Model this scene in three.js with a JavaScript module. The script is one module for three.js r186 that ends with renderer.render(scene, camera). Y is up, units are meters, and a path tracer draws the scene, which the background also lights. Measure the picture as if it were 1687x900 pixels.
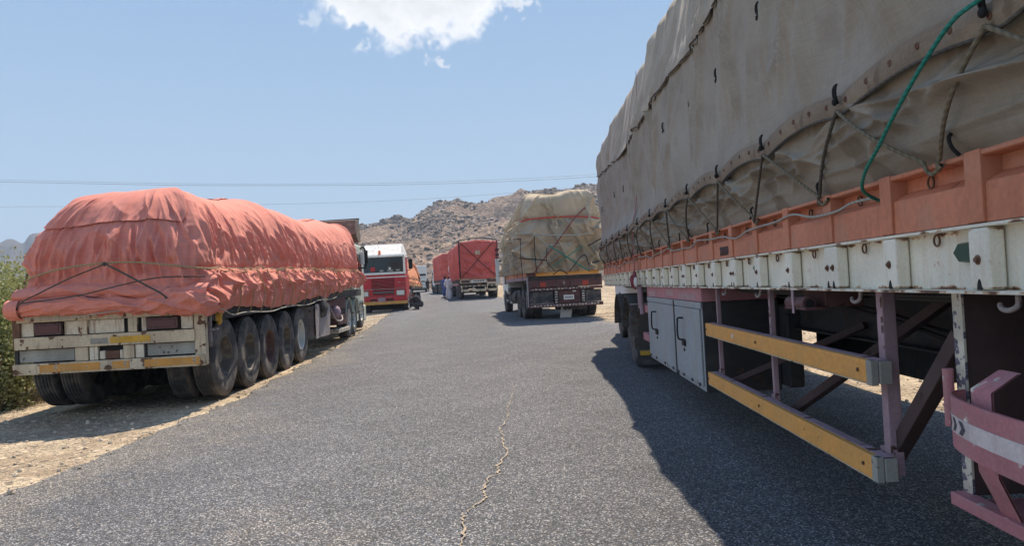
import * as THREE from 'three';
import { RoundedBoxGeometry } from 'three/addons/geometries/RoundedBoxGeometry.js';
import { mergeGeometries, mergeVertices } from 'three/addons/utils/BufferGeometryUtils.js';
import { MarchingCubes } from 'three/addons/objects/MarchingCubes.js';

// ---------- camera, sky, sun, exposure ----------
const R = THREE.MathUtils.degToRad, clamp = THREE.MathUtils.clamp, lerp = THREE.MathUtils.lerp, sstep = THREE.MathUtils.smoothstep;
const scene = new THREE.Scene();
const EYE = 1.4;
const camera = new THREE.PerspectiveCamera(2 * Math.atan(450 / 1250) * 180 / Math.PI, 1687 / 900, 0.05, 6000);
camera.position.set(0, EYE, 0);
camera.rotation.order = 'YXZ';
camera.rotation.set(Math.atan(21 / 1250), 0, R(-3.0));       // held a little tilted, as the photograph is
scene.add(camera);
const renderer = new THREE.WebGLRenderer({ antialias: true });
renderer.toneMapping = THREE.LinearToneMapping;
renderer.toneMappingExposure = 1.42;
renderer.shadowMap.enabled = true;
const SUN = new THREE.Vector3(0.152, 1, -0.66).normalize();
const sun = new THREE.DirectionalLight(0xfff0dc, 4.9);
sun.position.copy(SUN).multiplyScalar(120).add(new THREE.Vector3(0, 0, -30));
sun.target.position.set(0, 0, -30);
sun.castShadow = true;
sun.shadow.mapSize.set(4096, 4096);
Object.assign(sun.shadow.camera, { left: -70, right: 70, top: 90, bottom: -60, near: 1, far: 320 });
sun.shadow.radius = 1.2;
scene.add(sun, sun.target);

// ---------- seeded random and noise ----------
function mulberry(a) { return () => { a |= 0; a = a + 0x6D2B79F5 | 0; let t = Math.imul(a ^ a >>> 15, 1 | a); t = t + Math.imul(t ^ t >>> 7, 61 | t) ^ t; return ((t ^ t >>> 14) >>> 0) / 4294967296; }; }
const HT = new Float32Array(65536); { const r = mulberry(77); for (let i = 0; i < 65536; i++) HT[i] = r(); }
const hash = (x, y, s) => HT[(Math.imul(x, 73856093) ^ Math.imul(y, 19349663) ^ Math.imul(s + 11, 83492791)) >>> 3 & 65535];
const fade = (t) => t * t * t * (t * (t * 6 - 15) + 10);
// value noise 0..1, wrapping every px, py cells when they are given
function vn(x, y, s = 0, px = 0, py = px) {
  let ix = Math.floor(x), iy = Math.floor(y); const fx = fade(x - ix), fy = fade(y - iy);
  let jx = ix + 1, jy = iy + 1;
  if (px) { ix = ((ix % px) + px) % px; jx = ((jx % px) + px) % px; iy = ((iy % py) + py) % py; jy = ((jy % py) + py) % py; }
  return lerp(lerp(hash(ix, iy, s), hash(jx, iy, s), fx), lerp(hash(ix, jy, s), hash(jx, jy, s), fx), fy);
}
function fbm(x, y, s = 0, o = 4, px = 0, py = px, gain = 0.5) {
  let a = 1, t = 0, n = 0, f = 1;
  for (let i = 0; i < o; i++) { t += a * vn(x * f, y * f, s + i * 7, px * f, py * f); n += a; a *= gain; f *= 2; }
  return t / n;
}
const ridge = (x, y, s = 0) => 1 - Math.abs(2 * vn(x, y, s) - 1);
const ridge2 = (x, y, s = 0) => { const r = ridge(x, y, s); return r * r; };

// the sky: blue air paling towards the horizon, one white cloud and a few wisps
{
  const W = 3600, H = 1800, d = new Float32Array(W * H * 4);
  const zen = [0.06, 0.185, 0.45], hor = [0.45, 0.575, 0.675];
  const clouds = [[-6.6, 22.4, 8.6, 4.4, 1], [-10.4, 18.1, 1.2, 0.5, .5], [-5.7, 16.95, 0.6, 0.4, .75], [-4.6, 16.75, 1.05, 0.38, .75], [-14.0, 19.5, 0.9, 0.6, .4], [0.9, 20.6, 2.2, 0.9, .7],
    [48, 34, 14, 6, 1], [-62, 42, 18, 7, 1], [118, 30, 16, 6, 1], [-140, 36, 20, 8, 1], [178, 48, 16, 8, 1]];
  for (let row = 0; row < H; row++) {
    const el = ((row + 0.5) / H - 0.5) * 180; if (el < -3 && row) { d.copyWithin(row * W * 4, (row - 1) * W * 4, row * W * 4); continue; } const t = Math.pow(clamp(Math.sin(R(Math.max(el, 0))), 0, 1), 0.62);
    const c0 = [0, 1, 2].map((k) => lerp(hor[k], zen[k], t));
    for (let col = 0; col < W; col++) {
      const i = (row * W + col) * 4; let r = c0[0], g = c0[1], b = c0[2];
      if (el > 12 && el < 62) {
        const phi = ((col + 0.5) / W - 0.5) * 360; let az = phi + 90; if (az > 180) az -= 360;   // 0 = straight ahead, right positive
        for (const [ca, ce, wa, we, k] of clouds) {
          let da = az - ca; if (da > 180) da -= 360; if (da < -180) da += 360;
          da *= Math.cos(R(el)) / Math.cos(R(ce));
          if (Math.abs(da) > wa * 1.8 || Math.abs(el - ce) > we * 2) continue;
          const wx = (fbm(az * 1.3 + 7, el * 1.3, 51, 4) - .5) * 1.5, wy = (fbm(az * 1.3 + 70, el * 1.3, 52, 4) - .5) * 1.5;
          const q = Math.hypot(da / wa, (el - ce) / we), n = fbm((az + wx) * 0.5 + 50, (el + wy) * 0.75 + 9, 3, 7, 0, 0, .6), n2 = fbm((az + wx) * .8 + 20, (el + wy) * 1.1, 41, 5);
          const small = wa < 3, dens = small ? (0.62 - q) * 0.7 + (fbm((az + wx) * 1.6, (el + wy) * 2.2, 33, 6) - .5) * 2.3 : (1.08 - q) * 1.5 + (n - 0.5) * 1.2, a = k * Math.pow(sstep(dens, -0.05, 0.4), 1.2);
          if (a <= 0) continue;
          const core = sstep(dens, 0.2, 0.9), v = lerp(0.76, 0.66, core) + (n2 - .5) * 0.16;
          r = lerp(r, v * 0.965, a); g = lerp(g, v * 0.985, a); b = lerp(b, v * 1.03, a);
        }
      }
      d[i] = r; d[i + 1] = g; d[i + 2] = b; d[i + 3] = 1;
    }
  }
  const t = new THREE.DataTexture(d, W, H, THREE.RGBAFormat, THREE.FloatType);
  t.mapping = THREE.EquirectangularReflectionMapping; t.magFilter = t.minFilter = THREE.LinearFilter; t.needsUpdate = true;
  scene.background = t; scene.environment = t;
}
// ---------- textures and materials ----------
function tex(size, fn, srgb = true, sy = size) {
  const d = new Uint8Array(size * sy * 4);
  for (let y = 0; y < sy; y++) for (let x = 0; x < size; x++) {
    const c = fn(x / size, y / sy), i = (y * size + x) * 4;
    if (typeof c === 'number') { d[i] = d[i + 1] = d[i + 2] = clamp(c, 0, 1) * 255; } else { d[i] = clamp(c[0], 0, 255); d[i + 1] = clamp(c[1], 0, 255); d[i + 2] = clamp(c[2], 0, 255); }
    d[i + 3] = 255;
  }
  const t = new THREE.DataTexture(d, size, sy, THREE.RGBAFormat);
  t.wrapS = t.wrapT = THREE.RepeatWrapping; t.magFilter = t.minFilter = THREE.LinearFilter;
  if (srgb) t.colorSpace = THREE.SRGBColorSpace;
  t.needsUpdate = true; return t;
}
const rep = (t, metres, my = metres) => { t.repeat.set(1 / metres, 1 / my); return t; };
const mix3 = (a, b, t) => [lerp(a[0], b[0], t), lerp(a[1], b[1], t), lerp(a[2], b[2], t)];
const mul3 = (a, k) => [a[0] * k, a[1] * k, a[2] * k];
// nearest-cell pattern, wrapping: distance to the nearest and second nearest point, and the cell's own number
function cells(u, v, n, s) {
  const x = u * n, y = v * n, ix = Math.floor(x), iy = Math.floor(y); let a = 9, b = 9, id = 0;
  for (let j = -1; j <= 1; j++) for (let i = -1; i <= 1; i++) {
    const cx = ((ix + i) % n + n) % n, cy = ((iy + j) % n + n) % n;
    const dx = ix + i + hash(cx, cy, s) - x, dy = iy + j + hash(cx, cy, s + 1) - y, q = dx * dx + dy * dy;
    if (q < a) { b = a; a = q; id = hash(cx, cy, s + 2); } else if (q < b) b = q;
  }
  return [Math.sqrt(a), Math.sqrt(b), id];
}
const std = (o) => new THREE.MeshStandardMaterial({ roughness: 0.8, metalness: 0, side: THREE.DoubleSide, ...o });
// painted metal: base tone, mottling, chips to rust or primer, thin streaks of rust, dust specks
function paint(size, metres, base, o = {}) {
  const { seed = 1, cf = 1, chip = 0.1, chipColor = [92, 58, 42], under = null, streak = 0.2, dust = 0.2, dustColor = [176, 158, 134], mottle = 0.12, rough = 0.62, bump = 0.0008, metal = 0 } = o;
  const chipMask = (u, v) => { const q = 16 * cf, n = fbm(u * q, v * q, seed, 4, q), m = fbm(u * 4 * cf, v * 4 * cf, seed + 40, 2, 4 * cf); return sstep(n * 0.6 + m * 0.4, 0.70 - chip * 0.35, 0.735 - chip * 0.35); };
  const map = tex(size, (u, v) => {
    const m = fbm(u * 4, v * 4, seed + 3, 3, 4), f = vn(u * 80, v * 80, seed + 5, 80);
    let c = mul3(base, 1 + (m - .5) * 2 * mottle + (f - .5) * 0.09);
    if (under) c = mix3(c, under, sstep(fbm(u * 5, v * 5, seed + 81, 5, 5), 0.56, 0.6) * 0.9);
    const st = sstep(fbm(u * 40, v * 3, seed + 9, 2, 40, 3), 0.62, 0.8) * streak; c = mix3(c, chipColor, st);
    const ds = sstep(fbm(u * 9, v * 9, seed + 13, 3, 9), 0.45, 0.75) * dust; c = mix3(c, dustColor, ds);
    const k = chipMask(u, v); return mix3(c, mul3(chipColor, 0.75 + 0.5 * f), k);
  });
  if (size < 700) return std({ map: rep(map, metres), roughness: rough + .1, metalness: metal });
  const r = tex(size / 4, (u, v) => rough + 0.25 * chipMask(u, v) + (fbm(u * 6, v * 6, seed + 21, 3, 6) - .5) * .2, false);
  return std({ map: rep(map, metres), roughnessMap: rep(r, metres), roughness: 1, metalness: metal });
}
// woven cloth: thread streaks both ways, faded patches and stains with edges
function canvasCloth(size, metres, base, o = {}) {
  const { seed = 1, weave = 0.12, patch = 0.14, stain = 0.2, stainColor = [70, 60, 50], bleach = null, bump = 0.0012 } = o;
  const th = (u, v) => 0.5 * fbm(u * 300, v * 24, seed, 2, 300, 24) + 0.5 * fbm(u * 24, v * 300, seed + 4, 2, 24, 300);
  const [map, b] = tex2(size, (u, v) => {
    const w = th(u, v), p = fbm(u * 3, v * 3, seed + 10, 4, 3);
    let c = mul3(base, 1 + (w - .5) * 2 * weave + (p - .5) * 2 * patch);
    if (bleach) c = mix3(c, bleach, sstep(fbm(u * 4, v * 4, seed + 31, 4, 4), 0.52, 0.7) * 0.5);
    return [mix3(c, stainColor, stain * sstep(fbm(u * 6, v * 6, seed + 19, 4, 6), 0.56, 0.74)), w];
  });
  if (size < 512) return std({ map: rep(map, metres), roughness: 0.95 });
  return std({ map: rep(map, metres), bumpMap: rep(b, metres), bumpScale: bump, roughness: 0.95 });
}
const M = {};
// colour and relief worked out together
function tex2(S, fn) { const h = new Uint8Array(S * S); let i = 0; const map = tex(S, (u, v) => { const q = fn(u, v); h[i++] = clamp(q[1], 0, 1) * 255; return q[0]; }); i = 0; return [map, tex(S, () => h[i++] / 255, false)]; }
M.asphalt = (() => {
  const S = 1280, n = 250;
  const [map, b] = tex2(S, (u, v) => {
    const [a, b, id] = cells(u, v, n, 5), e = sstep(b - a, 0.02, 0.22), id2 = hash(Math.floor(u * 130), Math.floor(v * 130), 15);
    const p = fbm(u * 8, v * 8, 2, 4, 8), f = vn(u * 256, v * 256, 33, 256);
    let t = lerp(0.3, 0.44 + 1.2 * id * id, e) * (0.85 + 0.3 * f);
    let c = mul3([92, 93, 96], t + 0.27);
    if (id2 > 0.88) c = mix3(c, [160, 148, 132], 0.4 * e);
    if (id > 0.93) c = mix3(c, [200, 196, 190], 0.8 * e);
    return [mul3(c, 0.93 + 0.16 * p), sstep(b - a, 0, 0.35) * (0.5 + 0.5 * id)];
  });
  return std({ map: rep(map, 2.5), bumpMap: rep(b, 2.5), bumpScale: 0.005, roughness: 0.92, vertexColors: true });
})();
M.dirt = (() => {
  const S = 1280;
  const peb = (u, v, n, s, th) => { const [a, b, id] = cells(u, v, n, s); return id > th ? [sstep(b - a, 0.05, 0.3) * sstep(0.6 - a, 0, .2), id] : [0, id]; };
  const [map, b] = tex2(S, (u, v) => {
    const p = fbm(u * 6, v * 6, 2, 5, 6), f = fbm(u * 128, v * 128, 8, 2, 128);
    let c = mix3([150, 133, 110], [184, 168, 142], sstep(p, 0.3, 0.7)); c = mul3(c, 0.82 + 0.36 * f);
    const [k, id] = peb(u, v, 150, 4, 0.6), [k2, id2] = peb(u, v, 52, 24, 0.74);
    c = mix3(c, mul3([182, 166, 146], 0.6 + 0.8 * ((id * 13) % 1)), k * .8); c = mix3(c, mul3([190, 173, 151], 0.55 + 0.75 * ((id2 * 17) % 1)), k2 * .85);
    return [c, 0.3 * f + 0.3 * k + 0.5 * k2];
  });
  return std({ map: rep(map, 4.5), bumpMap: rep(b, 4.5), bumpScale: 0.035, roughness: 0.97, vertexColors: true });
})();
M.hill = (() => {
  const map = tex(768, (u, v) => {
    const p = fbm(u * 5, v * 5, 2, 6, 5), f = fbm(u * 40, v * 40, 8, 4, 40), [a, b, id] = cells(u, v, 44, 9);
    let c = mix3([116, 100, 88], [142, 124, 110], p); c = mul3(c, 0.68 + 0.62 * f);
    if (id > 0.5) c = mix3(c, [78, 70, 63], sstep(.55 - a, 0, .25) * .8);
    if (id < 0.12) c = mix3(c, [196, 176, 150], sstep(.5 - a, 0, .25) * .7);
    return c;
  });
  return std({ map: rep(map, 62), roughness: 1, vertexColors: true });
})();
M.rock = (() => {
  const map = tex(512, (u, v) => mul3(mix3([126, 108, 92], [172, 152, 130], fbm(u * 6, v * 6, 4, 5, 6)), 0.75 + 0.5 * fbm(u * 40, v * 40, 7, 3, 40)));
  return std({ map: rep(map, 0.8), roughness: 1 });
})();
M.boulder = std({ color: new THREE.Color().setRGB(0.2, 0.17, 0.15), roughness: 1 });
M.greyTarp = canvasCloth(768, 1.6, [158, 150, 138], { seed: 3, weave: 0.07, patch: 0.07, stain: 0.16, stainColor: [112, 98, 82], bump: 0.002 });
M.greyTarpPale = canvasCloth(512, 1.6, [172, 163, 149], { seed: 23, weave: 0.07, patch: 0.1, stain: 0.22, stainColor: [120, 104, 84], bump: 0.002 });
M.skirtCloth = canvasCloth(512, 1.3, [148, 138, 123], { seed: 14, weave: 0.08, patch: 0.08, stain: 0.4, stainColor: [98, 84, 68], bump: 0.002 });
M.tarpHem = canvasCloth(512, 0.8, [138, 122, 104], { seed: 13, weave: 0.16, patch: 0.12, stain: 0.4, stainColor: [82, 66, 52] });
M.redTarp = canvasCloth(768, 2.2, [214, 135, 118], { seed: 5, weave: 0.09, patch: 0.03, stain: 0.16, stainColor: [176, 104, 92] });
M.redTarpFar = canvasCloth(256, 2.2, [198, 96, 88], { seed: 6, weave: 0.05, patch: 0.1, stain: 0.3, stainColor: [140, 54, 50] });
M.orangeTarp = canvasCloth(256, 2.2, [214, 142, 104], { seed: 8, weave: 0.05, patch: 0.1, stain: 0.3, stainColor: [160, 96, 70] });
M.slateTarp = canvasCloth(256, 1.8, [172, 155, 131], { seed: 9, weave: 0.08, patch: 0.12, stain: 0.3, stainColor: [76, 74, 66] });
M.tanTarp = canvasCloth(256, 1.8, [184, 167, 142], { seed: 10, weave: 0.07, patch: 0.1, stain: 0.2, stainColor: [140, 122, 92] });
M.cream = paint(512, 1.3, [214, 205, 184], { seed: 2, chip: -0.06, streak: 0.34, dust: 0.25, chipColor: [112, 74, 50], mottle: 0.06 });
M.railCream = (() => {
  // cream paint with rust along the foot of the rail and under its upper lip (v runs over 1.3 m of height, the rail over v = 0 to 0.17)
  const [map] = tex2(768, (u, v) => {
    const n = fbm(u * 22, v * 22, 2, 5, 22), m = fbm(u * 4, v * 4, 5, 4, 4), f = vn(u * 160, v * 160, 7, 160), w = v < .5 ? v : v - 1;
    let c = mul3([232, 226, 208], 1 + (m - .5) * .16 + (f - .5) * .05);
    c = mix3(c, [190, 160, 124], .14 * sstep(fbm(u * 50, v * 4, 9, 3, 50, 4), .55, .75));
    const edge = Math.max(Math.exp(-(((w - .004) / .016) ** 2)), .8 * Math.exp(-(((w - .158) / .013) ** 2)), .25), st = sstep(n * .62 + m * .18 + edge * .3, .63, .72), deep = sstep(n * .62 + m * .18 + edge * .3, .71, .76);
    c = mix3(c, [160, 112, 74], st * .75); return [mix3(c, [92, 60, 42], deep), n];
  });
  return std({ map: rep(map, 1.3), roughness: .62 });
})();
M.stripWhite = paint(256, 0.5, [200, 188, 184], { seed: 47, chip: 0.12, streak: 0.05, dust: 0.3, dustColor: [180, 150, 148], chipColor: [172, 104, 110] });
M.creamWorn = paint(768, 1.2, [200, 186, 158], { seed: 31, chip: 0.26, streak: 0.25, dust: 0.3, chipColor: [104, 78, 62], mottle: 0.1 });
M.orangePanel = paint(768, 1.4, [198, 124, 92], { seed: 7, chip: -0.08, streak: 0.08, dust: 0.45, dustColor: [184, 134, 108], mottle: 0.08, chipColor: [84, 44, 32] });
M.orangeWorn = paint(512, 0.9, [206, 146, 66], { seed: 17, chip: 0.25, streak: 0.2, dust: 0.3, chipColor: [170, 150, 122], mottle: 0.1 });
M.yellowWorn = paint(512, 0.5, [206, 160, 52], { seed: 18, chip: 0.14, streak: 0.1, dust: 0.25, chipColor: [170, 150, 122] });
M.ochre = paint(512, 1.0, [224, 160, 80], { seed: 19, chip: -0.16, streak: 0.05, dust: 0.22, dustColor: [190, 150, 96], mottle: 0.06, chipColor: [120, 84, 50], rough: 0.5 });
M.pink = paint(512, 0.8, [180, 118, 122], { seed: 20, chip: -0.1, streak: 0.06, dust: 0.5, dustColor: [170, 128, 126], mottle: 0.07, chipColor: [190, 180, 168] });
M.mauve = paint(384, 0.8, [160, 134, 142], { seed: 24, chip: 0.02, streak: 0.1, dust: 0.4, dustColor: [150, 124, 118], chipColor: [84, 60, 54] });
M.maroon = paint(384, 1.0, [96, 62, 60], { seed: 21, chip: 0.08, streak: 0.1, dust: 0.35, dustColor: [112, 92, 84], chipColor: [60, 40, 36] });
M.maroonDark = paint(256, 1.0, [70, 52, 51], { seed: 46, chip: 0.02, streak: 0.1, dust: 0.3, dustColor: [92, 78, 72], chipColor: [50, 38, 34] });
M.whiteFlaked = paint(512, 0.4, [196, 188, 170], { seed: 22, chip: 0.45, streak: 0, dust: 0.2, chipColor: [96, 92, 104] });
M.greyPaint = paint(512, 1.6, [152, 157, 159], { seed: 25, chip: -0.08, streak: 0.06, dust: 0.2, mottle: 0.06, chipColor: [100, 92, 86] });
M.greyPanel = paint(384, 1.0, [150, 150, 142], { seed: 26, chip: 0.04, streak: 0.1, dust: 0.35, dustColor: [160, 150, 134], chipColor: [90, 84, 76] });
M.dark = paint(384, 1.0, [52, 52, 54], { seed: 27, chip: 0.03, streak: 0.05, dust: 0.3, dustColor: [88, 82, 76], chipColor: [70, 54, 46], rough: 0.7 });
M.darkDust = paint(384, 1.0, [72, 70, 68], { seed: 28, chip: 0.06, streak: 0.1, dust: 0.5, dustColor: [112, 102, 92], chipColor: [84, 62, 50], rough: 0.8 });
M.olive = paint(384, 1.0, [112, 112, 100], { seed: 29, chip: 0.03, streak: 0.1, dust: 0.4, dustColor: [130, 120, 100], chipColor: [90, 80, 66] });
M.cabRed = paint(384, 1.4, [176, 34, 42], { seed: 30, chip: 0.02, streak: 0.04, dust: 0.2, rough: 0.4, mottle: 0.05 });
M.cabWhite = paint(384, 1.4, [222, 222, 216], { seed: 32, chip: 0.03, streak: 0.05, dust: 0.15, rough: 0.45, mottle: 0.04 });
M.cabPale = paint(384, 1.2, [196, 204, 190], { seed: 33, chip: 0.08, streak: 0.1, dust: 0.25, rough: 0.5, mottle: 0.05 });
M.brownSheet = paint(384, 1.2, [120, 104, 92], { seed: 34, chip: 0.08, streak: 0.15, dust: 0.3, chipColor: [84, 66, 54] });
M.tin = paint(384, 1.0, [150, 142, 142], { seed: 35, chip: 0.08, streak: 0.2, dust: 0.3, chipColor: [96, 80, 72], rough: 0.55 });
M.rim = paint(384, 0.7, [98, 92, 85], { seed: 36, chip: 0.12, streak: 0.05, dust: 0.5, dustColor: [150, 136, 116], chipColor: [84, 70, 60], rough: 0.7 });
M.rimRed = paint(384, 0.7, [92, 66, 60], { seed: 37, chip: 0.12, streak: 0.05, dust: 0.4, dustColor: [130, 108, 94], chipColor: [84, 60, 52], rough: 0.7 });
M.rimPale = paint(384, 0.7, [196, 198, 192], { seed: 38, chip: 0.1, streak: 0.05, dust: 0.3, dustColor: [170, 160, 144], chipColor: [110, 96, 84], rough: 0.5 });
M.rubber = (() => {
  const map = tex(512, (u, v) => mix3(mul3([62, 62, 64], 0.8 + 0.4 * fbm(u * 24, v * 24, 3, 3, 24)), [124, 116, 108], 0.62 * sstep(fbm(u * 5, v * 5, 9, 5, 5), 0.42, 0.74)));
  return std({ map: rep(map, 0.9), roughness: 0.86 });
})();
M.black = std({ color: 0x161617, roughness: 0.75 });
M.strapBlack = std({ color: 0x1d1c1d, roughness: 0.9 });
M.glass = new THREE.MeshPhysicalMaterial({ color: 0x1b2428, roughness: 0.08, metalness: 0, side: THREE.DoubleSide });
M.pane = new THREE.MeshPhysicalMaterial({ color: 0x9fb0b4, roughness: 0.04, transmission: 1, thickness: 0, side: THREE.DoubleSide });
M.lampGlass = new THREE.MeshPhysicalMaterial({ color: 0xc8ccc4, roughness: 0.2, clearcoat: 0.6 });
M.lampRed = std({ color: 0x54282a, roughness: 0.35 });
M.lampRedBright = std({ color: 0xa83424, roughness: 0.35 });
M.lampDull = paint(256, 0.5, [84, 60, 60], { seed: 39, chip: 0.06, streak: 0.1, dust: 0.3, dustColor: [120, 100, 92], chipColor: [60, 40, 40] });
M.amber = std({ color: 0xe06a18, roughness: 0.4 });
M.green = std({ color: 0x1d4438, roughness: 0.25 });
M.white = std({ color: 0xd8d6cf, roughness: 0.6 });
M.cable = std({ color: 0x55585c, roughness: 0.6 });
const twist = tex(64, (u, v) => 0.5 + 0.5 * Math.sin((u + v) * 6.2832), false);
const ropeMat = (base, k) => { const map = tex(64, (u, v) => { const s = 0.5 + 0.5 * Math.sin((u + v) * 6.2832); return mul3(base, 0.86 + 0.18 * s); }); return std({ map, bumpMap: twist, bumpScale: k, roughness: 0.95 }); };
M.rope = ropeMat([122, 112, 92], 0.0012);
M.ropeDark = ropeMat([88, 82, 74], 0.0012);
M.ropeTan = ropeMat([168, 150, 112], 0.0015);
M.ropeTeal = ropeMat([42, 134, 118], 0.0006);
M.ropePale = ropeMat([170, 168, 158], 0.0008);
M.strapRed = std({ color: 0x7d3a3e, roughness: 0.85 });
M.strapBright = std({ color: 0xc4443c, roughness: 0.85 });
M.rust = paint(256, 0.3, [98, 66, 48], { seed: 44, chip: 0.1, streak: 0.2, dust: 0.3 });
M.steel = std({ color: 0x8d8b88, roughness: 0.45, metalness: 0.6 });
// ---------- helpers that build things ----------
const used = {};
function numbered(n) { if (!(n in used)) { used[n] = 0; return n; } return n + '_' + String(++used[n]).padStart(3, '0'); }
function tag(o, label, category, group, kind) { Object.assign(o.userData, { label, category }); if (group) o.userData.group = group; if (kind) o.userData.kind = kind; return o; }
function struct(o, name) { o.name = numbered(name); o.userData.kind = 'structure'; scene.add(o); return o; }
function thing(name, label, category, pos, rotY = 0, group) { const g = new THREE.Group(); g.name = numbered(name); g.position.set(...pos); g.rotation.y = rotY; scene.add(g); return tag(g, label, category, group); }
function shadow(m) { m.castShadow = m.receiveShadow = true; return m; }
// uv in metres from position, by the way the face points
function metreUV(g, k = 1) {
  if (g.index) g = g.toNonIndexed();
  const p = g.attributes.position, n = g.attributes.normal, uv = new Float32Array(p.count * 2);
  for (let i = 0; i < p.count; i += 3) {
    let nx = 0, ny = 0, nz = 0; for (let j = 0; j < 3; j++) { nx += Math.abs(n.getX(i + j)); ny += Math.abs(n.getY(i + j)); nz += Math.abs(n.getZ(i + j)); }
    for (let j = 0; j < 3; j++) {
      const x = p.getX(i + j), y = p.getY(i + j), z = p.getZ(i + j); let a, b;
      if (nx >= ny && nx >= nz) { a = z; b = y; } else if (ny >= nz) { a = x; b = z; } else { a = x; b = y; }
      uv[(i + j) * 2] = a * k; uv[(i + j) * 2 + 1] = b * k;
    }
  }
  g.setAttribute('uv', new THREE.BufferAttribute(uv, 2)); return g;
}
function plain(g) { if (g.index) g = g.toNonIndexed(); for (const k of Object.keys(g.attributes)) if (!['position', 'normal', 'uv'].includes(k)) g.deleteAttribute(k); return g; }
function join(gs) { return gs.length === 1 ? plain(gs[0]) : mergeGeometries(gs.map(plain)); }
function part(name, parent, mat, ...gs) { const m = shadow(new THREE.Mesh(join(gs.flat()), mat)); m.name = name; parent.add(m); return m; }
function each(name, parent, mat, ...gs) { return gs.flat().map((g) => part(name, parent, mat, g))[0]; }
function solo(name, label, category, mat, gs, group, kind) { const m = shadow(new THREE.Mesh(join([gs].flat()), mat)); m.name = numbered(name); scene.add(m); return tag(m, label, category, group, kind); }
// a truck's own frame: x to its right, y up, s ahead; (ox, os) is where its group stands
class Frame {
  constructor(ox = 0, os = 0) { this.ox = ox; this.os = os; }
  v(x, y, s) { return new THREE.Vector3(x - this.ox, y, -(s - this.os)); }
  box(x0, x1, y0, y1, s0, s1, r = 0.006) {
    const w = Math.abs(x1 - x0), h = Math.abs(y1 - y0), d = Math.abs(s1 - s0), q = Math.min(r, w * 0.3, h * 0.3, d * 0.3);
    const g = q > 0.0009 ? new RoundedBoxGeometry(w, h, d, 1, q) : new THREE.BoxGeometry(w, h, d);
    const c = this.v((x0 + x1) / 2, (y0 + y1) / 2, (s0 + s1) / 2); g.translate(c.x, c.y, c.z); return metreUV(g);
  }
  bar(a, b, w, h, r = 0.005, up = null) {                                    // a box from point a to point b
    const A = this.v(...a), B = this.v(...b), L = A.distanceTo(B), g = new RoundedBoxGeometry(w, h, L, 1, Math.min(r, w * .3, h * .3)); metreUV(g);
    const gg = metreUV(g), m = new THREE.Matrix4(), z = B.clone().sub(A).normalize(), u = up ? new THREE.Vector3(...up) : Math.abs(z.y) > 0.95 ? new THREE.Vector3(1, 0, 0) : new THREE.Vector3(0, 1, 0);
    const x = u.clone().cross(z).normalize(), y = z.clone().cross(x); m.makeBasis(x, y, z).setPosition(A.add(B).multiplyScalar(.5)); gg.applyMatrix4(m); return gg;
  }
  tube(pts, r, seg = 0, rs = 7, pitch = 0.045) {
    const P = pts.map((p) => this.v(...p)); return rope(P, r, seg, rs, pitch);
  }
  cyl(a, b, r, n = 16, r2 = r) { const A = this.v(...a), B = this.v(...b); return cylinder(A, B, r, n, r2); }
  sweep(profile, s0, s1) {                                                   // a closed outline of [x, y] points drawn out from s0 to s1
    const sh = new THREE.Shape(profile.map(([x, y]) => new THREE.Vector2(x - this.ox, y))), g = new THREE.ExtrudeGeometry(sh, { depth: Math.abs(s1 - s0), bevelEnabled: false });
    g.translate(0, 0, -(Math.max(s0, s1) - this.os)); return metreUV(g);
  }
  plate(outline, x0, x1) {                                                    // a closed outline of [s, y] points, thick from x0 to x1
    const sh = new THREE.Shape(outline.map(([s, y]) => new THREE.Vector2(-(s - this.os), y))), g = new THREE.ExtrudeGeometry(sh, { depth: Math.abs(x1 - x0), bevelEnabled: false });
    g.rotateY(Math.PI / 2); 
    // ExtrudeGeometry's x became -z and its depth became x: turn it back so that s keeps its side
    const p = g.attributes.position; for (let i = 0; i < p.count; i++) p.setZ(i, -p.getZ(i));
    const idx = g.index; const gg = idx ? g.toNonIndexed() : g; const q = gg.attributes.position;
    for (let i = 0; i < q.count; i += 3) { const bx = q.getX(i + 1), by = q.getY(i + 1), bz = q.getZ(i + 1); q.setXYZ(i + 1, q.getX(i + 2), q.getY(i + 2), q.getZ(i + 2)); q.setXYZ(i + 2, bx, by, bz); }
    gg.translate(Math.min(x0, x1) - this.ox, 0, 0); gg.computeVertexNormals(); return metreUV(gg);
  }
}
function cylinder(A, B, r, n = 16, r2 = r) {
  const L = A.distanceTo(B), g = new THREE.CylinderGeometry(r2, r, L, n, 1); g.applyQuaternion(new THREE.Quaternion().setFromUnitVectors(new THREE.Vector3(0, 1, 0), B.clone().sub(A).normalize()));
  g.translate((A.x + B.x) / 2, (A.y + B.y) / 2, (A.z + B.z) / 2); return metreUV(g);
}
function rope(P, r, seg = 0, rs = 7, pitch = 0.045) {
  const c = P.length === 2 ? new THREE.LineCurve3(P[0], P[1]) : new THREE.CatmullRomCurve3(P, false, 'centripetal'), L = c.getLength();
  const g = new THREE.TubeGeometry(c, seg || Math.max(4, Math.min(260, Math.round(L / 0.06))), r, rs, false), uv = g.attributes.uv;
  for (let i = 0; i < uv.count; i++) uv.setXY(i, uv.getX(i) * L / pitch, uv.getY(i)); return plain(g);
}
function torus(c, R0, r, axis = 'x', n = 18) { const g = new THREE.TorusGeometry(R0, r, 6, n); if (axis === 'x') g.rotateY(Math.PI / 2); if (axis === 'y') g.rotateX(Math.PI / 2); g.translate(c.x, c.y, c.z); return metreUV(g); }
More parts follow.
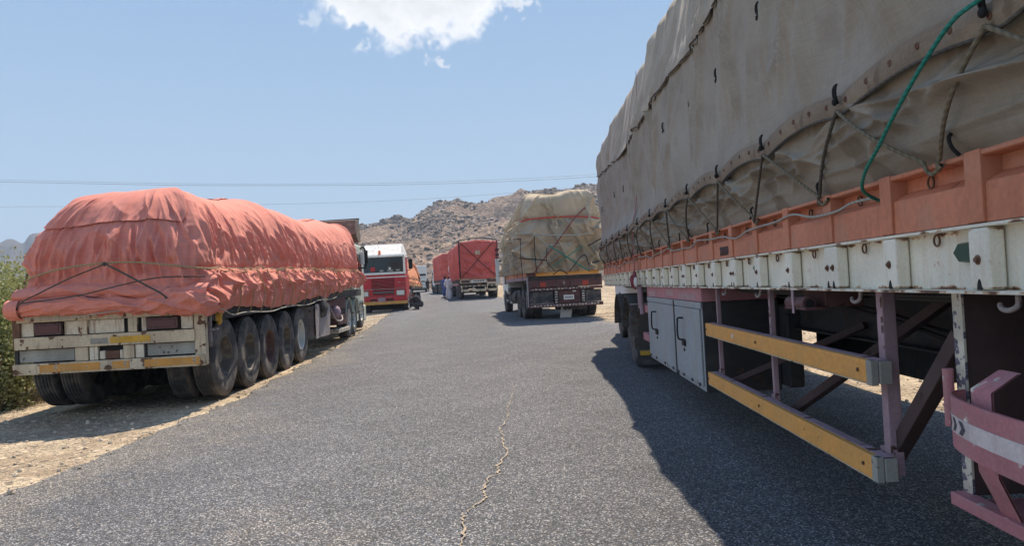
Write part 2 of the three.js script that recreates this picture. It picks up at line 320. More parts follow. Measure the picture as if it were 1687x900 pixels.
// a sheet of nu x nv points; f(u, v) gives the point, uv follow the sheet's own lengths in metres
function sheet(nu, nv, f, color) {
  const pos = new Float32Array((nu + 1) * (nv + 1) * 3), uv = new Float32Array((nu + 1) * (nv + 1) * 2), idx = [], col = color ? new Float32Array((nu + 1) * (nv + 1) * 3) : null;
  for (let j = 0; j <= nv; j++) for (let i = 0; i <= nu; i++) { const k = j * (nu + 1) + i, p = f(i / nu, j / nv); pos[k * 3] = p.x; pos[k * 3 + 1] = p.y; pos[k * 3 + 2] = p.z; if (col) { const c = color(i / nu, j / nv, p); col[k * 3] = c[0]; col[k * 3 + 1] = c[1]; col[k * 3 + 2] = c[2]; } }
  const at = (i, j) => (j * (nu + 1) + i) * 3, D = (a, b) => Math.hypot(pos[a] - pos[b], pos[a + 1] - pos[b + 1], pos[a + 2] - pos[b + 2]);
  const jm = nv >> 1, im = nu >> 1; let acc = 0; const U = [0]; for (let i = 1; i <= nu; i++) U.push(acc += D(at(i, jm), at(i - 1, jm)));
  acc = 0; const V = [0]; for (let j = 1; j <= nv; j++) V.push(acc += D(at(im, j), at(im, j - 1)));
  for (let j = 0; j <= nv; j++) for (let i = 0; i <= nu; i++) { const k = j * (nu + 1) + i; uv[k * 2] = U[i]; uv[k * 2 + 1] = V[j]; }
  for (let j = 0; j < nv; j++) for (let i = 0; i < nu; i++) { const a = j * (nu + 1) + i, b = a + 1, c = a + nu + 1, d = c + 1; idx.push(a, b, d, a, d, c); }
  const g = new THREE.BufferGeometry(); g.setAttribute('position', new THREE.BufferAttribute(pos, 3)); g.setAttribute('uv', new THREE.BufferAttribute(uv, 2)); if (col) g.setAttribute('color', new THREE.BufferAttribute(col, 3));
  g.setIndex(idx); g.computeVertexNormals(); return g;
}
function cloth(name, parent, mat, g) { const m = shadow(new THREE.Mesh(g, mat)); m.name = name; parent.add(m); return m; }
const fold = (x, y, s, k = 3) => Math.pow(ridge(x + 0.5 * (vn(x * .6, y + 3, s + 1) - .5), y, s), k);
const bump1 = (x, c, w) => Math.exp(-(((x - c) / w) ** 2));

// a load under a cover: the outline is a rounded rectangle, the section a superellipse that differs from side to side.
// o: x0,x1,s0,s1, base(s,x,side), top(s), n(side weights), inset widths; disp(p, t, q) -> outward metres and lift
function cover(F, o) {
  const { x0, x1, s0, s1, cr = 0.25, nu, nv, step = null } = o, ring = [];
  const seg = (a, b, n, nx, ns) => { for (let i = 0; i < n; i++) ring.push({ x: lerp(a[0], b[0], i / n), s: lerp(a[1], b[1], i / n), nx, ns }); };
  const arc = (cx, cs, a0, a1, n) => { for (let i = 0; i < n; i++) { const a = lerp(a0, a1, i / n); ring.push({ x: cx + cr * Math.cos(a), s: cs + cr * Math.sin(a), nx: Math.cos(a), ns: Math.sin(a) }); } };
  const { nSide, nRear, nLeft = Math.round(nSide / 3), nFront = 40, nc = 10 } = o, H = Math.PI / 2;
  seg([x1, s1 - cr], [x1, s0 + cr], nSide, 1, 0); arc(x1 - cr, s0 + cr, 0, -H, nc);
  seg([x1 - cr, s0], [x0 + cr, s0], nRear, 0, -1); arc(x0 + cr, s0 + cr, -H, -2 * H, nc);
  seg([x0, s0 + cr], [x0, s1 - cr], nLeft, -1, 0); arc(x0 + cr, s1 - cr, 2 * H, H, nc);
  seg([x0 + cr, s1], [x1 - cr, s1], nFront, 0, 1); arc(x1 - cr, s1 - cr, H, 0, nc); ring.push({ ...ring[0] });
  let acc = 0; ring.forEach((q, i) => { if (i) acc += Math.hypot(q.x - ring[i - 1].x, q.s - ring[i - 1].s); q.p = acc; });
  const tables = {};
  const table = (n, ar) => { const k = n.toFixed(2) + ar.toFixed(2); if (tables[k]) return tables[k]; const N = 400, pts = []; for (let i = 0; i <= N; i++) { const a = i / N * H; pts.push([Math.pow(Math.cos(a), 2 / n), Math.pow(Math.sin(a), 2 / n)]); } const L = [0]; for (let i = 1; i <= N; i++) L.push(L[i - 1] + Math.hypot((pts[i][0] - pts[i - 1][0]) * ar, pts[i][1] - pts[i - 1][1])); return tables[k] = (t) => { const want = t * L[N]; let lo = 0, hi = N; while (hi - lo > 1) { const m = lo + hi >> 1; if (L[m] < want) lo = m; else hi = m; } const f = (want - L[lo]) / Math.max(1e-9, L[hi] - L[lo]); return [lerp(pts[lo][0], pts[hi][0], f), lerp(pts[lo][1], pts[hi][1], f)]; }; };
  const xc = (x0 + x1) / 2 + (o.ridge ?? 0), rin = o.rearIn ?? 1.2, nRing = ring.length - 1;
  const fn = (u, v) => {
    const q = ring[Math.min(nRing, Math.round(u * nRing))]; if (o.vmap) v = o.vmap(q, v); const  wr = Math.max(0, q.nx) ** 2, wl = Math.max(0, -q.nx) ** 2, wb = Math.max(0, -q.ns) ** 2, wf = Math.max(0, q.ns) ** 2;
    const n = Math.round((wr * o.n[0] + wb * o.n[1] + wl * o.n[2] + wf * o.n[3]) * 20) / 20, [rr, hh] = table(n, 1)(v);
    const cs = clamp(q.s, s0 + rin, s1 - (o.frontIn ?? rin)), b = o.base(q), tp = o.top(cs, q);
    const x = lerp(xc, q.x, rr), s = lerp(cs, q.s, rr), y = b + (tp - b) * hh, dd = o.disp(q, v, y, hh, x, s), k = Math.min(1, rr * 1.3) * (1 - 0.5 * hh * hh);
    return F.v(x + q.nx * dd[0] * k, y + dd[1], s + q.ns * dd[0] * k);
  };
  return sheet(nRing, nv, fn);
}
// a lorry wheel; its outer face looks along +x (out = 1) or -x
const wheelCache = {};
function wheel(parent, at, rad, w, out, rimMat, name = 'wheel', full = true) {
  const key = [rad, w].join(), c = wheelCache[key] ??= (() => {
    const ri = rad * 0.53, h = w / 2, P = [[ri, -h * .8], [ri + .02, -h * .93], [rad * .74, -h], [rad * .9, -h * .97], [rad * .97, -h * .86], [rad, -h * .74]];
    for (let i = -2; i <= 2; i++) { const gx = i * h * .29; P.push([rad, gx - .014], [rad - .014, gx - .009], [rad - .014, gx + .009], [rad, gx + .014]); }
    P.push([rad, h * .74], [rad * .97, h * .86], [rad * .9, h * .97], [rad * .84, h * 1.005], [rad * .82, h * .995], [rad * .74, h], [ri + .02, h * .93], [ri, h * .8]);
    const tyre = new THREE.LatheGeometry(P.map(([r, x]) => new THREE.Vector2(r, x)), 56); tyre.rotateZ(-Math.PI / 2);
    const Q = [[ri + .012, h * .9], [ri - .004, h * .93], [ri - .02, h * .8], [ri - .035, h * .3], [ri - .06, -h * .1], [rad * .3, -h * .28], [rad * .27, -h * .2], [rad * .16, -h * .2], [rad * .155, h * .32], [rad * .13, h * .42], [0.001, h * .44]];
    const rim = new THREE.LatheGeometry(Q.map(([r, x]) => new THREE.Vector2(r, x)), 36); rim.rotateZ(-Math.PI / 2);
    const nuts = []; for (let i = 0; i < 10; i++) { const a = i / 10 * 6.2832, n = new THREE.CylinderGeometry(.016, .016, .035, 6); n.rotateZ(Math.PI / 2); n.translate(-h * .2 + .016, Math.cos(a) * rad * .225, Math.sin(a) * rad * .225); nuts.push(n); }
    return [plain(metreUV(tyre)), plain(metreUV(rim)), join(nuts.map((n) => metreUV(n)))];
  })();
  const g = new THREE.Group(); g.name = name; g.position.copy(at); if (out < 0) g.rotation.y = Math.PI; g.rotation.x = (at.x * 3.7 + at.z * 1.9) % 3; parent.add(g);
  const add = (n, geo, m) => { const k = shadow(new THREE.Mesh(geo, m)); k.name = n; g.add(k); };
  add('tyre', c[0], M.rubber); add('rim', c[1], rimMat); if (full) add('wheel_nuts', c[2], rimMat); return g;
}
// ---------- ground, road, hills ----------
function curve(tab, x) {                                                    // monotone smooth table
  if (x <= tab[0][0]) return tab[0][1]; const n = tab.length; if (x >= tab[n - 1][0]) return tab[n - 1][1];
  let i = 0; while (tab[i + 1][0] < x) i++; const sl = (k) => (tab[k + 1][1] - tab[k][1]) / (tab[k + 1][0] - tab[k][0]);
  const d = (k) => k <= 0 ? sl(0) : k >= n - 1 ? sl(n - 2) : sl(k - 1) * sl(k) <= 0 ? 0 : 2 / (1 / sl(k - 1) + 1 / sl(k));
  const h = tab[i + 1][0] - tab[i][0], t = (x - tab[i][0]) / h, a = 2 * t ** 3 - 3 * t * t + 1, b = t ** 3 - 2 * t * t + t, c = -2 * t ** 3 + 3 * t * t, e = t ** 3 - t * t;
  return a * tab[i][1] + b * h * d(i) + c * tab[i + 1][1] + e * h * d(i + 1);
}
const RISE = [[-40, 0], [7, 0], [16, 0.07], [26, 0.17], [42, 0.34], [54, 0.6], [66, 0.8], [100, 1.16], [160, 1.8], [400, 3]];
const LEFT = [[-40, -4.6], [0, -4.12], [6, -4.04], [10, -3.97], [16, -4.26], [22, -4.74], [30, -5.5], [42, -6.75], [54, -8.3], [70, -10.6], [100, -15.2], [160, -28]];
const RIGHT = [[-40, 4.6], [0, 4.15], [8, 4.05], [12, 3.95], [20, 3.35], [26, 2.75], [42, 0.9], [54, -0.75], [70, -3.1], [100, -7.8], [160, -20]];
const rise = (D) => curve(RISE, D);
const edgeL = (D) => curve(LEFT, D) + (fbm(D * 1.1, 3.3, 5, 3) - .5) * 0.3 + (fbm(D * 6, 8.3, 6, 2) - .5) * 0.14;
const edgeR = (D) => curve(RIGHT, D) + (fbm(D * 0.9, 13.3, 15, 3) - .5) * 0.4 + (fbm(D * 6, 28.3, 16, 2) - .5) * 0.14;
function groundY(x, D) {
  const l = curve(LEFT, D), r = curve(RIGHT, D), off = x < l ? l - x : x > r ? x - r : 0;
  let y = rise(D) - 0.03;
  if (off > 0) y += -0.05 * sstep(off, 0, 1.0) + (fbm(x * 0.9, D * 0.9, 3, 4) - .5) * 0.16 * sstep(off, 0.2, 2) + (fbm(x * 0.15, D * 0.15, 31, 3) - .5) * 0.9 * sstep(off, 3, 14);
  if (off > 2 && x < l) y -= 0.02 * Math.min(off - 2, 6);
  return y;
}
const fold0 = (x, y) => Math.pow(ridge(x, y, 124), 3);
const hillShape = [[-.5, .008], [-.36, .03], [-.26, .066], [-.204, .0800], [-.172, .0824], [-.1436, .0835], [-.118, .092], [-.1067, .0998], [-.0903, .1064], [-.064, .1078], [-.038, .1066], [.018, .119], [.07, .127], [.1186, .131], [.3, .13], [.7, .10], [1.0, .04]];
function hillY(x, D) {
  const a = x / Math.max(D, 60), e = curve(hillShape, a) * 470, t = clamp((D - 135) / 345, 0, 1.6);
  const rough = (fbm(x * 0.018, D * 0.018, 61, 5) - .5) * 22 + (ridge(x * 0.05 + 3, D * 0.03, 62) - .5) * 4.5 + (fbm(x * 0.12, D * 0.12, 63, 4) - .5) * 7;
  let y = t < 1 ? e * Math.pow(t, 1.12) : e * (1 - 0.5 * sstep(t, 1.0, 1.6));
  return y + rough * sstep(t, 0.0, 0.28) * (t < 1 ? 0.55 + 0.45 * t : 0.7) - 4.0 * (1 - sstep(t, 0, .03)) - 6 * sstep(-a, .42, .5);
}
{
  // the ground, one sheet to the horizon
  const rows = [], cols = []; for (let D = -25; D < 40; D += 0.22) rows.push(D); for (let D = 40, k = 0.25; D < 5200; D += k, k *= 1.045) rows.push(D);
  for (let i = -150; i <= 150; i++) { const t = i / 150; cols.push(14 * t + 2200 * Math.sign(t) * Math.pow(Math.abs(t), 7)); }
  const g = sheet(cols.length - 1, rows.length - 1, (u, v) => { const x = cols[Math.round(u * (cols.length - 1))], D = rows[Math.round(v * (rows.length - 1))]; return new THREE.Vector3(x, groundY(x, D), -D); },
    (u, v, p) => { const n = fbm(p.x * 0.35, p.z * 0.35, 71, 5), m = sstep(fbm(p.x * 1.7, p.z * 1.7, 72, 4), 0.5, 0.7); return mix3([0.86, 0.85, 0.84], [1.08, 1.05, 1.0], n).map((c) => c * (1 - 0.16 * m)); });
  const uv = g.attributes.uv, p = g.attributes.position; for (let i = 0; i < p.count; i++) uv.setXY(i, p.getX(i), -p.getZ(i));
  struct(shadow(new THREE.Mesh(g, M.dirt)), 'ground');
}
{
  // the road, with a broken edge and a small real drop at either side
  const rows = []; for (let D = -20; D < 34; D += 0.11) rows.push(D); for (let D = 34, k = 0.13; D < 175; D += k, k *= 1.02) rows.push(D);
  const NX = 46, g = sheet(NX + 2, rows.length - 1, (u, v) => {
    const i = Math.round(u * (NX + 2)), D = rows[Math.round(v * (rows.length - 1))], l = edgeL(D), r = edgeR(D);
    if (i === 0) return new THREE.Vector3(l - 0.02, rise(D) - 0.09, -D); if (i === NX + 2) return new THREE.Vector3(r + 0.02, rise(D) - 0.09, -D);
    const t = (i - 1) / NX, x = lerp(l, r, t); return new THREE.Vector3(x, rise(D) + 0.0 + (fbm(x * .5, D * .5, 81, 3) - .5) * 0.012 - 0.012 * sstep(Math.abs(t - .5), .47, .5), -D);
  }, (u, v, p) => {
    const D = -p.z, dL = p.x - curve(LEFT, D), dR = curve(RIGHT, D) - p.x, n = fbm(p.x * 0.8, D * 0.25, 91, 5), wear = vn((p.x - (curve(LEFT, D) + curve(RIGHT, D)) / 2) * 1.1 + 40, D * .03, 94), q = fbm(p.x * 3, D * 3, 92, 3);
    const dust = Math.max(sstep(n * .6 + q * .4 + 0.42 * Math.exp(-dL / 0.45), 0.56, 0.86), sstep(n * .6 + q * .4 + 0.42 * Math.exp(-dR / 0.6), 0.56, 0.86));
    return mix3([0.96, 0.96, 0.97], [1.42, 1.3, 1.12], dust * 0.85).map((c) => c * (0.82 + 0.2 * fbm(p.x * 1.2, D * 0.5, 93, 4) + .2 * wear));
  });
  const uv = g.attributes.uv, p = g.attributes.position; for (let i = 0; i < p.count; i++) uv.setXY(i, p.getX(i), -p.getZ(i));
  const road = struct(shadow(new THREE.Mesh(g, M.asphalt)), 'road');
  // the crack along the road, filled with pale sand
  const C = [[-.36, 3.5], [-.33, 3.9], [-.35, 4.19], [-.36, 4.55], [-.38, 4.69], [-.31, 4.89], [-.25, 5.07], [-.28, 5.25], [-.24, 5.61], [-.17, 5.65], [-.19, 5.92], [-.12, 6.38], [-.16, 6.81], [-.16, 7.12], [-.21, 7.48], [-.12, 7.97], [-.13, 8.68], [-.09, 9.31], [-.05, 10.16], [-.09, 11.2]];
  const rnd = mulberry(5), fine = []; C.forEach((c, i) => { if (!i) return; const b = C[i - 1], n = 7; for (let k = 0; k < n; k++) { const t = k / n; fine.push([lerp(b[0], c[0], t) + (rnd() - .5) * 0.03, lerp(b[1], c[1], t)]); } });
  const pos = [], add = (a, b, c) => pos.push(...a, ...b, ...c), P = fine.map(([x, D], i) => { const w = (0.002 + 0.008 * rnd() * (rnd() > .3 ? 1 : .15)) * (0.3 + sstep(8.5 - D, -2.5, 3)); return [[x - w, rise(D) + 0.01, -D], [x + w, rise(D) + 0.01, -D]]; });
  for (let i = 1; i < P.length; i++) { add(P[i - 1][0], P[i - 1][1], P[i][1]); add(P[i - 1][0], P[i][1], P[i][0]); }
  const cg = new THREE.BufferGeometry(); cg.setAttribute('position', new THREE.Float32BufferAttribute(pos, 3)); cg.computeVertexNormals();
  part('sand_filled_crack', road, std({ map: rep(tex(128, (u, v) => mul3([164, 150, 130], .8 + .4 * fbm(u * 30, v * 30, 3, 3, 30))), .3), roughness: 1 }), metreUV(cg));
  const hair = mulberry(8); for (const [x0, D0, x1, D1] of [[-3.0, 11.4, -.7, 11.7], [-2.4, 8.4, -1.2, 8.2], [.3, 9.6, 1.0, 10.9], [-1.6, 14.5, .4, 14.9]]) { const q = []; let pa = null; for (let i = 0; i <= 24; i++) { const t = i / 24, x = lerp(x0, x1, t) + (hair() - .5) * .05, D = lerp(D0, D1, t) + (hair() - .5) * .09, w = .003 + .006 * hair(), a = [x, rise(D) + .009, -D - w], b = [x, rise(D) + .009, -D + w]; if (pa && hair() > .2) q.push(...pa[0], ...pa[1], ...b, ...pa[0], ...b, ...a); pa = [a, b]; } const g2 = new THREE.BufferGeometry(); g2.setAttribute('position', new THREE.Float32BufferAttribute(q, 3)); g2.computeVertexNormals(); part('hairline_crack', road, std({ color: 0x2b2a2a, roughness: 1 }), metreUV(g2)); }
  const lines = []; for (const [x, D, w, d] of [[-3.2, 37.5, 1.0, .07], [0.2, 32, 1.5, .06], [-1.0, 44, 1.6, .1]]) { const q = new THREE.PlaneGeometry(w, d); q.rotateX(-Math.PI / 2); q.rotateY(.05); q.translate(x, rise(D) + 0.014, -D); lines.push(metreUV(q)); }
  part('worn_marking', road, std({ color: 0xb4b0a6, roughness: .9 }), lines);
}
{
  // the stony hill across the end of the road
  const rows = [], cols = []; for (let D = 128, k = 1.3; D < 640; D += k, k = Math.min(3.6, k * 1.006)) rows.push(D); const N = 360;
  const g = sheet(N, rows.length - 1, (u, v) => { const D = rows[Math.round(v * (rows.length - 1))], a = lerp(-0.52, 0.98, u), x = a * D; return new THREE.Vector3(x, hillY(x, D) + 1.6, -D); },
    (u, v, p) => { const n = fbm(p.x * .012, p.z * .012, 101, 5), q = sstep(fbm(p.x * .05, p.z * .05, 102, 4) + 0.1 * sstep(p.y, 30, 70), 0.5, 0.68); return mix3(mix3([0.92, 0.9, 0.88], [1.16, 1.06, 0.94], n), [0.6, 0.6, 0.62], q * .85); });
  const uv = g.attributes.uv, p = g.attributes.position; for (let i = 0; i < p.count; i++) uv.setXY(i, p.getX(i), -p.getZ(i) + p.getY(i));
  struct(shadow(new THREE.Mesh(g, M.hill)), 'hill');
  // loose boulders and dry scrub too many to count
  const rnd = mulberry(17), geo = new THREE.IcosahedronGeometry(1, 1), gp = geo.attributes.position; for (let i = 0; i < gp.count; i++) { const k = 0.72 + 0.5 * vn(gp.getX(i) * 2 + 7, gp.getY(i) * 2 + gp.getZ(i), 3); gp.setXYZ(i, gp.getX(i) * k, gp.getY(i) * k * .72, gp.getZ(i) * k); } geo.computeVertexNormals();
  const NB = 32000, im = new THREE.InstancedMesh(geo, M.boulder, NB), m = new THREE.Matrix4(), q = new THREE.Quaternion(), c = new THREE.Color(); let k = 0;
  while (k < NB) {
    const D = 135 + 345 * Math.sqrt(rnd()), a = -0.34 + rnd() * 0.75, x = a * D; if (fbm(x * .03, D * .03, 111, 3) < 0.25 + 0.25 * rnd()) continue;
    const s = (0.2 + 0.62 * Math.pow(rnd(), 4)) * (0.35 + D / 420); q.setFromEuler(new THREE.Euler(rnd() * .5, rnd() * 6.28, rnd() * .5)); m.compose(new THREE.Vector3(x, hillY(x, D) + 1.6 + s * .1, -D), q, new THREE.Vector3(s * (0.8 + rnd() * .7), s, s * (0.8 + rnd() * .7))); im.setMatrixAt(k, m);
    const t = rnd(), kk = .7 + .6 * rnd(); c.setRGB(...(t < .3 ? [.78, .76, .66] : t < .72 ? [.95, .92, .9] : [1.7, 1.6, 1.5]).map((w) => w * kk)); im.setColorAt(k, c); k++;
  }
  shadow(im); im.name = 'hillside_boulders'; scene.add(im); tag(im, 'loose dark boulders and dry scrub scattered over the stony hillside', 'boulders', null, 'stuff');
}
{
  // the far bluish mountains on the left
  const prof = [[-1.3, 70], [-.9, 120], [-.76, 118], [-.70, 112], [-.673, 132], [-.657, 141], [-.643, 133], [-.6285, 157], [-.6095, 163], [-.598, 158], [-.56, 128], [-.48, 96], [-.4, 70], [-.3, 44], [-.15, 18]];
  const g = sheet(300, 110, (u, v) => { const D = lerp(1000, 2100, v), a = lerp(-1.25, -0.12, u), x = a * D, t = (D - 1000) / 500, h = curve(prof, a) * (t < 1 ? Math.pow(t, 1.15) : 1 - .45 * sstep(t, 1, 2.2)); return new THREE.Vector3(x, h + ((fbm(x * .006, D * .006, 121, 5) - .5) * 60 + (ridge(x * .02, D * .014, 122) - .5) * 16) * sstep(t, 0.05, .4) * (t < 1 ? 1 - .8 * sstep(t, .8, 1) : .3) + (fbm(x * .03, D * .03, 123, 4) - .5) * 16 - 9 * fold0(x * .012, D * .006), -D); },
    (u, v, p) => mix3([0.8, 0.82, 0.86], [1.05, 1, .95], fbm(p.x * .01, p.z * .01, 131, 5)));
  const uv = g.attributes.uv, p = g.attributes.position; for (let i = 0; i < p.count; i++) uv.setXY(i, p.getX(i), -p.getZ(i) + p.getY(i));
  struct(shadow(new THREE.Mesh(g, std({ map: M.hill.map, color: 0xa8a6a8, roughness: 1, vertexColors: true }))), 'mountain');
}
scene.fog = new THREE.FogExp2(0xb9c8da, 0.00036);
// stones on the verges
const stoneGeos = [0, 1, 2, 3].map((s) => { const g = new THREE.IcosahedronGeometry(1, 2), p = g.attributes.position; for (let i = 0; i < p.count; i++) { const x = p.getX(i), y = p.getY(i), z = p.getZ(i), k = 0.7 + 0.55 * vn(x * 1.6 + 9 + s * 5, y * 1.6 + z * 1.3 + 4, s); p.setXYZ(i, x * k, y * k * .62, z * k * .85); } const m = mergeVertices((() => { const q = g.clone(); q.deleteAttribute('normal'); q.deleteAttribute('uv'); return q; })()); m.computeVertexNormals(); return metreUV(m); });
{
  const rnd = mulberry(23), N = 11000, im = new THREE.InstancedMesh(new THREE.IcosahedronGeometry(1, 0), std({ roughness: 1 }), N), m = new THREE.Matrix4(), q = new THREE.Quaternion(), c = new THREE.Color(); let k = 0;
  while (k < N) {
    const D = 2 + 38 * Math.pow(rnd(), 1.3), left = rnd() < .55, off = -0.12 + 7 * Math.pow(rnd(), 1.6), x = left ? edgeL(D) - off : edgeR(D) + off; if (off < 0 && rnd() < .6) continue;
    const s = 0.006 + 0.024 * Math.pow(rnd(), 6); q.setFromEuler(new THREE.Euler(rnd() * 6, rnd() * 6, rnd() * 6)); m.compose(new THREE.Vector3(x, (off < 0 ? rise(D) : groundY(x, D)) + s * .3, -D), q, new THREE.Vector3(s * (.7 + rnd() * .6), s * (.45 + rnd() * .3), s)); im.setMatrixAt(k, m);
    const t = .34 + .34 * rnd(); c.setRGB(t * 1.05, t * .86, t * .64); im.setColorAt(k, c); k++;
  }
  shadow(im); im.name = 'verge_gravel'; scene.add(im); tag(im, 'pale loose gravel scattered along both dirt verges', 'gravel', null, 'stuff');
}
const STONES = [[-7.5, 10.4, .11, 'pale tan stone lying at the foot of the bush by the left rear wheels'], [-7.75, 10.9, .16, 'larger tan rock beside the bush behind the left rear wheel'], [-7.1, 9.9, .07, 'small tan stone on dirt nearest the left bumper shadow'], [-8.3, 10.6, .12, 'tan stone half under the bush at the frame edge'],
  [5.45, 8.45, .13, 'orange tan rock on sunlit dirt seen under the near trailer'], [5.2, 7.0, .05, 'brown flat stone on sunlit dirt right of the pink guard'], [6.6, 9.6, .1, 'tan stone on the right dirt verge behind the olive box'], [4.9, 12.5, .1, 'tan stone on the right verge near the trailer front wheels']];
STONES.forEach(([x, D, s, label], i) => { const m = shadow(new THREE.Mesh(stoneGeos[i % 4], M.rock)); m.name = numbered('rock'); m.scale.set(s, s, s * 1.1); m.rotation.y = i * 2.1; m.position.set(x, groundY(x, D) + s * .25, -D); scene.add(m); tag(m, label, 'rock', 'stones on the dirt verges'); });
[[-4.45, 21.9, .16, 'scrap of white litter on the road edge by the left truck'], [-6.05, 40.6, .2, 'white paper scrap on the dirt before the red cab truck']].forEach(([x, D, s, label], i) => {
  const g = sheet(8, 6, (u, v) => new THREE.Vector3((u - .5) * s, 0.012 + 0.05 * s * 4 * vn(u * 3 + i * 7, v * 3, 9) * (0.3 + u), (v - .5) * s * .8));
  const m = shadow(new THREE.Mesh(g, M.white)); m.name = numbered('paper_scrap'); m.position.set(x, rise(D) + .01, -D); scene.add(m); tag(m, label, 'litter');
});
// ---------- the near truck on the right ----------
{
  const F = new Frame(1.25, 8), hd = R(1.85), X0 = 1.4;
  const base = new THREE.Vector3(X0 + 1.25 * Math.cos(hd) + 8 * Math.sin(hd), 0, -8 * Math.cos(hd) + 1.25 * Math.sin(hd));
  const T = thing('flatbed_truck', 'near lorry with long orange and cream side rails, grey locker and ochre side guard', 'truck', [base.x, 0, base.z], -hd);
  const S0 = -1.2, S1 = 15.95, W = 2.5, step = 0.605, ST = []; for (let s = 2.4 - 6 * step; s < 15.9; s += step) ST.push(s);
  // cream rail below, orange boards above; posts on both
  each('side_rail', T, M.railCream, F.box(.055, .07, 1.306, 1.51, S0, S1, .002), F.box(-.012, .075, 1.296, 1.306, S0, S1, .002), F.box(-.004, .09, 1.508, 1.519, S0, S1, .002), F.box(W - .07, W - .055, 1.306, 1.51, S0, S1, .002), F.box(W - .075, W + .012, 1.296, 1.306, S0, S1, .002), F.box(W - .09, W + .004, 1.508, 1.519, S0, S1, .002));
  const prof = [[.002, 1.522], [.004, 1.646], [.012, 1.652], [.058, 1.678], [.06, 1.727], [.002, 1.729], [-.004, 1.733], [-.004, 1.744], [.0, 1.748], [.085, 1.748], [.085, 1.522]];
  const stakeShape = [[-.006, 1.3085], [-.006, 1.5065], [.052, 1.5065], [.052, 1.3085]];
  ST.forEach((s, i) => {
    const wide = i % 3 === 2, w = wide ? .075 : .055;
    const st = part('rail_stake', T, M.railCream, F.box(-.006, .052, 1.3085, 1.5065, s - w, s + w, .012));
    const a = s + .048, b = (ST[i + 1] ?? S1) - .048; if (b - a > .1) part('board_panel', T, M.orangePanel, F.sweep(prof, a, b));
    part('board_post', T, M.orangePanel, F.box(-.008, .08, 1.5225, 1.752, s - .046, s + .046, .004));
    if (s > 1.5) {
      const bolts = wide ? [-.032, .032] : [0]; each('bolt', st, M.rust, ...bolts.map((d) => F.cyl([-.007, 1.405, s + d], [-.017, 1.405, s + d], .009, 6)), ...bolts.map((d) => F.cyl([-.0065, 1.405, s + d], [-.009, 1.405, s + d], .016, 12)));
      each('drain_notch', st, M.black, ...bolts.map((d) => { const g = new THREE.SphereGeometry(1, 12, 8, 0, Math.PI * 2, 0, Math.PI / 2); g.scale(.004, .036, .014); const c = F.v(-.0055, 1.309, s + d); g.translate(c.x, c.y, c.z); return metreUV(g); }));
      if (b - a > .1) { part('tie_ring', T, M.rust, torus(F.v(.045, 1.695, (a + b) / 2 + .05), .021, .0042, 'x')); part('tie_ring', T, M.rust, torus(F.v(.043, 1.482, (a + b) / 2 + .03), .02, .004, 'x')); }
    }
  });
  part('far_side_board', T, M.orangePanel, F.box(W - .08, W, 1.522, 1.75, S0, S1));
  part('deck', T, M.darkDust, F.box(.08, W - .08, 1.5, 1.53, S0, S1));
  // beams below the deck
  part('chassis_beam', T, M.dark, F.box(.72, .86, 1.27, 1.292, S0, S1), F.box(.785, .797, .93, 1.27, S0, S1), F.box(.72, .86, .915, .93, S0, S1));
  part('chassis_beam', T, M.dark, F.box(1.64, 1.78, 1.27, 1.292, S0, S1), F.box(1.703, 1.715, .93, 1.27, S0, S1), F.box(1.64, 1.78, .915, .93, S0, S1));
  for (let s = S0 + .2; s < S1; s += .605) each('cross_member', T, M.dark, F.box(.09, W - .09, 1.36, 1.47, s, s + .05), F.box(.09, W - .09, 1.3, 1.36, s + .02, s + .03, .001));
  for (const [x, y] of [[.3, 1.27], [.36, 1.25], [.5, 1.24]]) part('air_pipe', T, M.darkDust, F.tube([[x, y, S0], [x, y - .01, 4], [x + .02, y, 9], [x, y, 15]], .009));
  part('light_pipe', T, M.tin, F.box(1.5, 1.53, 1.0, 1.03, 2.4, 7.0));
  for (const s of [2.3, 3.42, 4.95, 5.85, 6.75]) part('rope_hook', T, M.tin, F.tube([[.05, 1.29, s], [.045, 1.262, s - .005], [.04, 1.245, s + .03], [.04, 1.25, s + .07], [.045, 1.262, s + .085]].map(([x, y, q]) => [x, y, q]), .009, 24));
  // ochre side guard on its posts
  for (const [y0, y1] of [[.9, 1.0], [.487, .588]]) { const r = part('guard_rail', T, M.ochre, F.box(-.002, .028, y0, y1, 3.29, 6.42, .004)); part('rail_lip', r, M.creamWorn, F.box(-.001, .026, y0 - .0055, y0 - .0005, 3.29, 6.42, 0)); part('rail_top', r, M.mauve, F.box(.0285, .075, y0 + .002, y1 + .001, 3.24, 6.42, .003)); each('rail_end', r, M.greyPanel, F.box(-.004, .028, y0 - .007, y1 + .002, 3.235, 3.288, .004), F.box(.03, .08, y0, y1 - .004, 3.225, 3.239, .002)); }
  for (const q of [3.32, 4.9, 6.34]) for (const y of [.537, .95]) part('rail_bolt', T, M.rust, F.cyl([-.0025, y, q + .05], [-.009, y, q + .05], .009, 8));
  part('reflector', T, M.white, F.cyl([-.0025, .95, 5.53], [-.007, .95, 5.53], .018));
  for (const [s, w] of [[3.32, .03], [4.9, .017], [6.34, .017]]) { part('guard_post', T, M.mauve, F.box(.082, .082 + w * 2, .49, 1.295, s - w, s + w)); part('gusset', T, M.mauve, F.bar([.1, .6, s + w], [.1, .588, s + .09], .02, .03)); }
  part('brace', T, M.maroonDark, F.bar([.62, 1.28, 3.62], [.12, .52, 4.72], .07, .05)); part('brace', T, M.maroonDark, F.bar([.75, 1.02, 5.05], [.12, .55, 6.05], .045, .045));
  part('brace', T, M.maroonDark, F.bar([.14, 1.13, 2.78], [.14, .52, 3.42], .06, .07));
